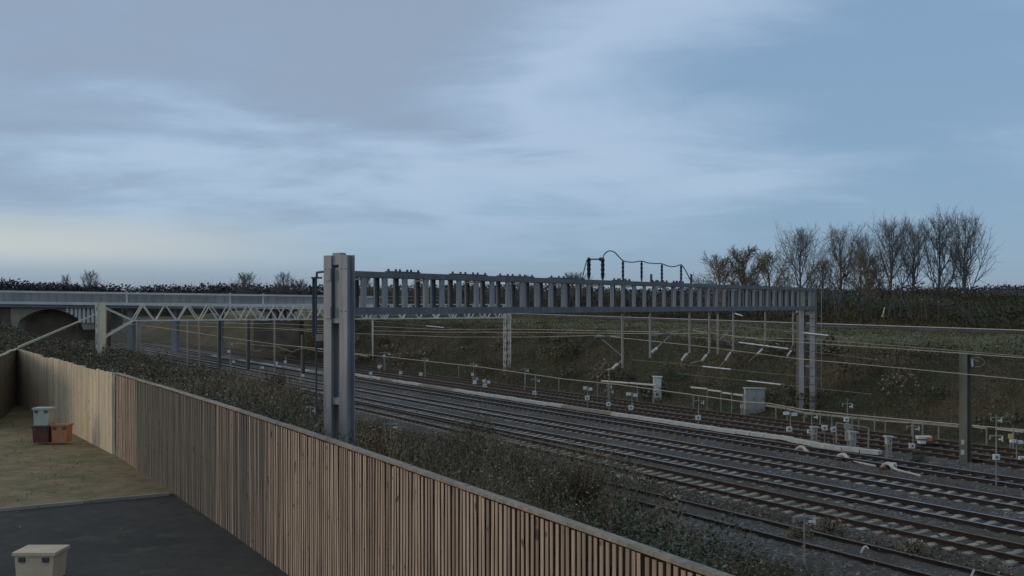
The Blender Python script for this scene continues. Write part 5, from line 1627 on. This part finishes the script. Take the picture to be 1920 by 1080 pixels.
def mounds(name, label, n, pr, sr, r0, r1, h0, h1, per, L0, L1, mats):
    for j, mt in enumerate(mats):
        Cs, Ls = [], []
        for i in range(n):
            p, s = rng.uniform(*pr), rng.uniform(*sr)
            x, y = XY(p, s)
            zg = stand(x, y)
            r, h = rng.uniform(r0, r1), rng.uniform(h0, h1)
            th = rng.uniform(0, 6.28, per); u = rng.uniform(0, 1, per)
            rad = r * np.sqrt(np.clip(1 - u * u, 0.02, 1)) * rng.uniform(0.6, 1.1, per)
            Cs.append(np.stack([x + rad * np.cos(th), y + rad * np.sin(th), zg + h * u * rng.uniform(0.75, 1.1, per)], 1))
            Ls.append(rng.uniform(L0, L1) * rng.uniform(0.7, 1.3, per))
        nm = name if j == 0 else ('green_' if j == 1 else 'pale_') + name
        stuff(link(nm, leaf_mesh(nm, np.concatenate(Cs), np.concatenate(Ls), mt)), label[j], 'brambles')
mounds('embankment_brambles', ('brown bramble mounds on the far embankment', 'green bramble mounds on the far embankment', 'pale dry tussocks on the far embankment'), 46, (53, 62), (0, 140), 0.7, 2.2, 0.5, 1.7, 330, 0.09, 0.24, ('leaf_farbank', 'leaf_green', 'leaf_dry'))
mounds('bank_brambles', ('dark bramble mounds along the near bank', 'glossy green bramble mounds along the near bank', 'pale dry clumps along the near bank'), 34, (9, 23), (14, 80), 0.5, 1.3, 0.7, 1.8, 260, 0.07, 0.16, ('leaf_bank', 'leaf_green', 'leaf_dry'))

# ------------------------------------------------------------------ hedges and woods behind
def thicket(name, label, path, n, depth, hfun, L0, L1, mat, zoff=0.0, twigs=0, tw_mat='bark', core=0.8):
    """leafy mass along a ground path of (x, y) points"""
    path = np.asarray(path, float)
    seg = np.linalg.norm(np.diff(path, axis=0), axis=1)
    cum = np.concatenate([[0], np.cumsum(seg)])
    def place(m):
        u = rng.uniform(0, cum[-1], m)
        x = np.interp(u, cum, path[:, 0]) + rng.normal(0, depth * 0.35, m)
        y = np.interp(u, cum, path[:, 1]) + rng.normal(0, depth * 0.35, m)
        return u, x, y
    u, x, y = place(n)
    zg = np.array(ground_z(*PS(x, y))) + zoff
    h = hfun(u)
    dep = np.clip(1 - 0.12 * np.abs(rng.normal(0, 1, n)), 0.5, 1)
    z = zg + h * dep * (1 - rng.uniform(0, 1, n) ** 1.5 * 0.98)
    o = link(name, leaf_mesh(name, np.stack([x, y, z], 1), rng.uniform(L0, L1, n), mat, 0.15, 0.6), None)
    stuff(o, label, 'thicket')
    if core:
        K_ = int(cum[-1] / 2.0) + 2
        u = np.linspace(0, cum[-1], K_)
        x = np.interp(u, cum, path[:, 0]); y = np.interp(u, cum, path[:, 1])
        zg = np.array(ground_z(*PS(x, y)))
        hh = hfun(u) * core
        rows = [np.stack([x, y - depth * 0.45, zg - 1], 1), np.stack([x, y - depth * 0.3, zg + hh * 0.7], 1), np.stack([x, y, zg + hh], 1), np.stack([x, y + depth * 0.3, zg + hh * 0.7], 1), np.stack([x, y + depth * 0.45, zg - 1], 1)]
        v = np.concatenate(rows)
        v += rng.normal(0, 0.02 * depth, v.shape)
        f = [(r * K_ + i, r * K_ + i + 1, (r + 1) * K_ + i + 1, (r + 1) * K_ + i) for r in range(4) for i in range(K_ - 1)]
        me = fast_mesh('thicket_core', v, np.array(f), 4)  # added solid core, blocks the sky showing through the leaves
        me.materials.append(MATS['far_scrub'])
        link('thicket_core', me, o)
    if twigs:
        u, x, y = place(twigs)
        zg = np.array(ground_z(*PS(x, y))) + zoff
        h = hfun(u)
        A = np.stack([x, y, zg + h * 0.4], 1)
        B = np.stack([x + rng.normal(0, 0.5, twigs), y + rng.normal(0, 0.5, twigs), zg + h * rng.uniform(0.85, 1.22, twigs)], 1)
        stuff(link(name + '_twigs', seg_mesh(name + '_twigs', A, B, np.full(twigs, 0.035), np.full(twigs, 0.014), tw_mat, 3)), 'bare twigs standing out of the ' + name.replace('_', ' '), 'twigs')
    return o
def hwave(base, amp, f1=0.11, f2=0.037, ph=0.0):
    return lambda u: base + amp * (0.6 * np.sin(u * f1 + ph) + 0.5 * np.sin(u * f2 + 1.3 + ph) + 0.35 * np.sin(u * f1 * 3.7 + ph * 2) + 0.25 * np.sin(u * f1 * 9 + 0.4))
thicket('hedge', 'dark winter hedge behind the crest wall of the embankment', [XY(86, s) for s in (-15, 20, 50, 80, 110, 140, 170, 200)], 95000, 3.4, hwave(3.7, 1.0, 0.16), 0.14, 0.34, 'leaf_hedge', 0, 3500, 'bark')
thicket('copse', 'brown green copse seen through the gantry beam', [(-30, 235), (0, 240), (30, 240), (60, 235), (84, 225)], 26000, 8, hwave(4.8, 0.8, 0.16, 0.05, 1.0), 0.4, 0.9, 'leaf_hedge', 0, 1800, 'bark')
thicket('far_wood', 'dark far tree line along the horizon', [(-330, 420), (-200, 400), (-120, 390), (-40, 400), (60, 420), (200, 430), (420, 420)], 90000, 15, hwave(11.4, 0.9, 0.06, 0.021, 0.6), 0.7, 1.5, 'leaf_wood', 0, 2200, 'bark')
thicket('near_left_wood', 'taller dark wood on the horizon at the left edge', [(-230, 330), (-170, 330), (-130, 335)], 22000, 12, hwave(11.5, 1.8, 0.09, 0.03, 2.6), 0.6, 1.3, 'leaf_wood')

# ------------------------------------------------------------------ bare trees
def grow_tree(seed, height, trunk_r, spread, upright, n_limb, twig_len, warm=False):
    """upright bare tree: returns (trunk segments, crown segments) about the origin"""
    rr = np.random.default_rng(seed)
    T, Cw = [], []
    def unit(v):
        return v / (np.linalg.norm(v) + 1e-9)
    def limb(p0, d, L, r0, lvl, store):
        nseg = 5 if lvl == 1 else 4 if lvl == 2 else 2
        p_ = np.array(p0)
        for i in range(nseg):
            t0, t1 = i / nseg, (i + 1) / nseg
            d = unit(d + rr.normal(0, 0.10 if lvl < 3 else 0.16, 3) + np.array([0, 0, upright * (0.16 if lvl < 3 else 0.10)]))
            q_ = p_ + d * (L / nseg)
            ra, rb = r0 * (1 - 0.75 * t0), r0 * (1 - 0.75 * t1)
            store.append((p_, q_, max(ra, 0.016), max(rb, 0.011)))
            if lvl < 3:
                kids = (3 if lvl == 1 else 2 if lvl == 2 else 1)
                if i == 0 and lvl == 1: kids = 1
                for _ in range(kids):
                    f_ = rr.uniform(0, 1)
                    b_ = p_ + (q_ - p_) * f_
                    ax = unit(np.cross(d, rr.normal(0, 1, 3)))
                    ang = rr.uniform(0.45, 0.95)
                    nd = unit(d * math.cos(ang) + ax * math.sin(ang))
                    if nd[2] < -0.15: nd[2] *= 0.2
                    ratio = (0.52, 0.52, 0.5)[lvl - 1] * rr.uniform(0.65, 1.15) * (1.15 - 0.5 * t0)
                    limb(b_, nd, max(L * ratio, twig_len * 0.5), max(ra * 0.55, 0.022), lvl + 1, Cw)
            p_ = q_
    p_ = np.zeros(3)
    d = np.array([0, 0, 1.0])
    nt = 10
    path = [p_]
    for i in range(nt):
        d = unit(d + rr.normal(0, 0.035, 3) + np.array([0, 0, 0.1]))
        q_ = p_ + d * (height * 0.92 / nt)
        ra, rb = trunk_r * (1 - 0.85 * i / nt), trunk_r * (1 - 0.85 * (i + 1) / nt)
        T.append((p_, q_, ra, rb))
        p_ = q_
        path.append(p_)
    for i in range(n_limb):
        f_ = 0.16 + 0.80 * (i + rr.uniform(0, 0.8)) / n_limb
        k = min(nt - 1, int(f_ * nt))
        b_ = path[k] + (path[k + 1] - path[k]) * (f_ * nt - k)
        az = i * 2.4 + rr.uniform(-0.4, 0.4)
        el = rr.uniform(0.65, 1.1)
        nd = np.array([math.cos(az) * math.cos(el), math.sin(az) * math.cos(el), math.sin(el)])
        L = spread * height * (1.02 - 0.62 * f_) * rr.uniform(0.8, 1.15)
        L = min(L, height * 1.02 - b_[2])
        limb(b_, nd, max(L, 1.2), trunk_r * 0.42 * (1.1 - 0.7 * f_), 1, Cw)
    return T, Cw
def tree_meshes(seed, height, trunk_r, spread, upright, n_limb, mat, twig_len=1.0):
    T, Cw = grow_tree(seed, height, trunk_r, spread, upright, n_limb, twig_len)
    def mk(nm, S, n):
        A = np.array([q[0] for q in S]); B = np.array([q[1] for q in S])
        return seg_mesh(nm, A, B, [q[2] for q in S], [q[3] for q in S], mat, n)
    return mk('trunk', T, 8), mk('crown', Cw, 3)
KIND = {}
for i in range(4):
    KIND['tall', i] = tree_meshes(20 + i, 17.0, 0.40, 0.68, 0.85, 17, 'bark')
for i in range(2):
    KIND['low', i] = tree_meshes(50 + i, 8.5, 0.22, 0.62, 0.7, 13, 'twig_warm', 0.7)
for i in range(2):
    KIND['far', i] = tree_meshes(70 + i, 9.0, 0.30, 0.6, 0.7, 12, 'bark', 0.8)
def plant_tree(kind, px, ytop, Y, label, rot=0.0, wide=1.0, group=None, name='bare_tree'):
    tr, cr_ = KIND[kind]
    x = (px - 960) / F * Y
    zg = z_at(x, Y) - 0.2
    ztop = H - (ytop - YH) / F * Y
    base_h = {'tall': 17.0, 'low': 8.5, 'far': 9.0}[kind[0]]
    k = (ztop - zg) / base_h
    t_ = thing(name, label, 'tree', (x, Y, zg), group)
    for nm, me in (('trunk', tr), ('crown', cr_)):
        o = bpy.data.objects.new(nm, me)
        COL.objects.link(o)
        o.parent = t_
        o.scale = (k * wide, k * wide, k)
        o.rotation_euler = (0, 0, rot)
GT = 'row of tall bare trees on the right'
plant_tree(('tall', 0), 1502, 435, 195, 'tall bare tree with open fan crown, leftmost of the tall row', 0.3, 0.88, GT)
plant_tree(('tall', 1), 1578, 433, 200, 'tall bare tree second from the left in the tall row', 1.2, 0.78, GT)
plant_tree(('tall', 2), 1612, 447, 208, 'slightly lower bare tree third from the left in the tall row', 2.9, 0.7, GT)
plant_tree(('tall', 3), 1668, 419, 196, 'tall bare tree in the middle of the tall row', 4.0, 0.82, GT)
plant_tree(('tall', 0), 1712, 425, 206, 'tall bare tree third from the right in the tall row', 2.2, 0.7, GT)
plant_tree(('tall', 2), 1762, 412, 194, 'tallest bare tree second from the right in the tall row', 5.2, 0.76, GT)
plant_tree(('tall', 1), 1808, 411, 198, 'tall bare tree with leaning outer limbs, rightmost of the tall row', 3.6, 0.74, GT)
GL_ = 'lower bare trees left of the tall row'
plant_tree(('low', 0), 1352, 484, 185, 'low bare tree with tan twigs, nearest the gantry beam', 0.2, 1.3, GL_)
plant_tree(('low', 1), 1398, 470, 186, 'low rounded bare tree, tallest of the low group', 1.9, 1.35, GL_)
plant_tree(('low', 0), 1440, 478, 190, 'low bare tree right beside the open fan tree', 4.1, 1.1, GL_)
plant_tree(('low', 1), 1540, 492, 188, 'low bare tree filling the gap after the first tall tree', 3.0, 1.0, GL_)
plant_tree(('low', 0), 1630, 480, 190, 'low brown bare tree in front of the middle of the tall row', 5.4, 1.2, GL_)
GF = 'bare trees on the far tree line'
plant_tree(('far', 0), 172, 513, 370, 'bare tree poking above the left horizon wood', 0.5, 0.9, GF)
plant_tree(('far', 1), 123, 518, 375, 'slim bare tree poking up left of the larger one', 1.4, 0.45, GF)
plant_tree(('far', 1), 460, 514, 360, 'broad bare tree on the horizon right of the lattice girder', 2.2, 1.1, GF)
plant_tree(('far', 0), 530, 516, 350, 'bare tree on the horizon left of the near gantry leg', 3.3, 1.0, GF)
plant_tree(('far', 1), 560, 526, 352, 'smaller bare tree just left of the near gantry leg', 0.9, 0.9, GF)
plant_tree(('far', 0), 684, 518, 350, 'bare tree seen in the first opening of the gantry beam', 4.4, 0.9, GF)
plant_tree(('far', 1), 790, 530, 352, 'bare tree seen in the third opening group of the beam', 5.0, 1.3, GF)
plant_tree(('far', 0), 985, 521, 300, 'bare tree seen through the middle of the gantry beam', 1.0, 1.2, GF)
plant_tree(('far', 1), 1075, 514, 290, 'bare tree behind the beam left of the insulators', 2.0, 1.5, GF)
thicket('tan_bushes', 'tan bushes below the low bare trees beside the gantry end', [(64, 180), (75, 182), (90, 183), (100, 184)], 5200, 3, hwave(6.3, 0.8, 0.3, 0.1), 0.3, 0.6, 'leaf_warm')

# ------------------------------------------------------------------ small far houses on the right
def house(px, py, Y, w, h, mat, label):
    c = at(px, py, Y)
    z0 = z_at(c.x, c.y)
    t_ = thing('far_house', label, 'house', (c.x, c.y, z0), 'far houses on the right horizon')
    zt = c.z
    MB().bbox(c.x - w / 2, c.x + w / 2, Y, Y + 8, z0, zt).build('wall', mat, t_)
    MB().prism([(c.x - w / 2 - .3, Y - .3, zt), (c.x - w / 2 - .3, Y + 8.3, zt), (c.x - w / 2 - .3, Y + 4, zt + h)], (w + .6, 0, 0)).build('roof', 'slate', t_)
    for sx in (-0.28, 0.28):
        MB().bbox(c.x + sx * w - .6, c.x + sx * w + .6, Y - .05, Y, zt - 2.0, zt - .7).build('window', 'glass_dark', t_)
house(1868, 555, 420, 9, 2.6, 'house_white', 'far white house left of its neighbours on the right horizon')
house(1892, 553, 430, 10, 2.6, 'brick', 'far brick house between two white ones on the right horizon')
house(1908, 555, 415, 8, 2.4, 'house_white', 'far white house nearest the right picture edge')
# pale posts in front of the hedge
for x, y0, y1, lab in ((1729, 612, 562, 'slim pale post before the hedge, left of a pair'), (1760, 612, 566, 'slim pale post before the hedge, right of a pair')):
    q = atp(x, y0, 82.5)
    t_ = thing('hedge_post', lab, 'post', q)
    zt = at(x, y1, q.y).z
    MB().tube([(q.x, q.y, z_at(q.x, q.y) - 0.2), (q.x, q.y, zt)], 0.06, 6).build('shaft', 'stem_brown', t_)
    MB().tube([(q.x, q.y, zt), (q.x, q.y, zt + 0.06)], 0.08, 6).build('cap', 'grey_steel', t_)
q = atp(1656, 590, 83)
t_ = thing('pale_flag', 'small pale scrap hanging in the hedge under the tall trees', 'scrap', q)
MB().bar(atp(1659, 576, 83), atp(1655, 592, 83), 0.05, 0.09).build('strip', 'rubble', t_)
MB().box(atp(1655, 593, 83), (0.12, 0, 0), (0, 0.03, 0), (0, 0, 0.06)).build('end', 'rubble', t_)
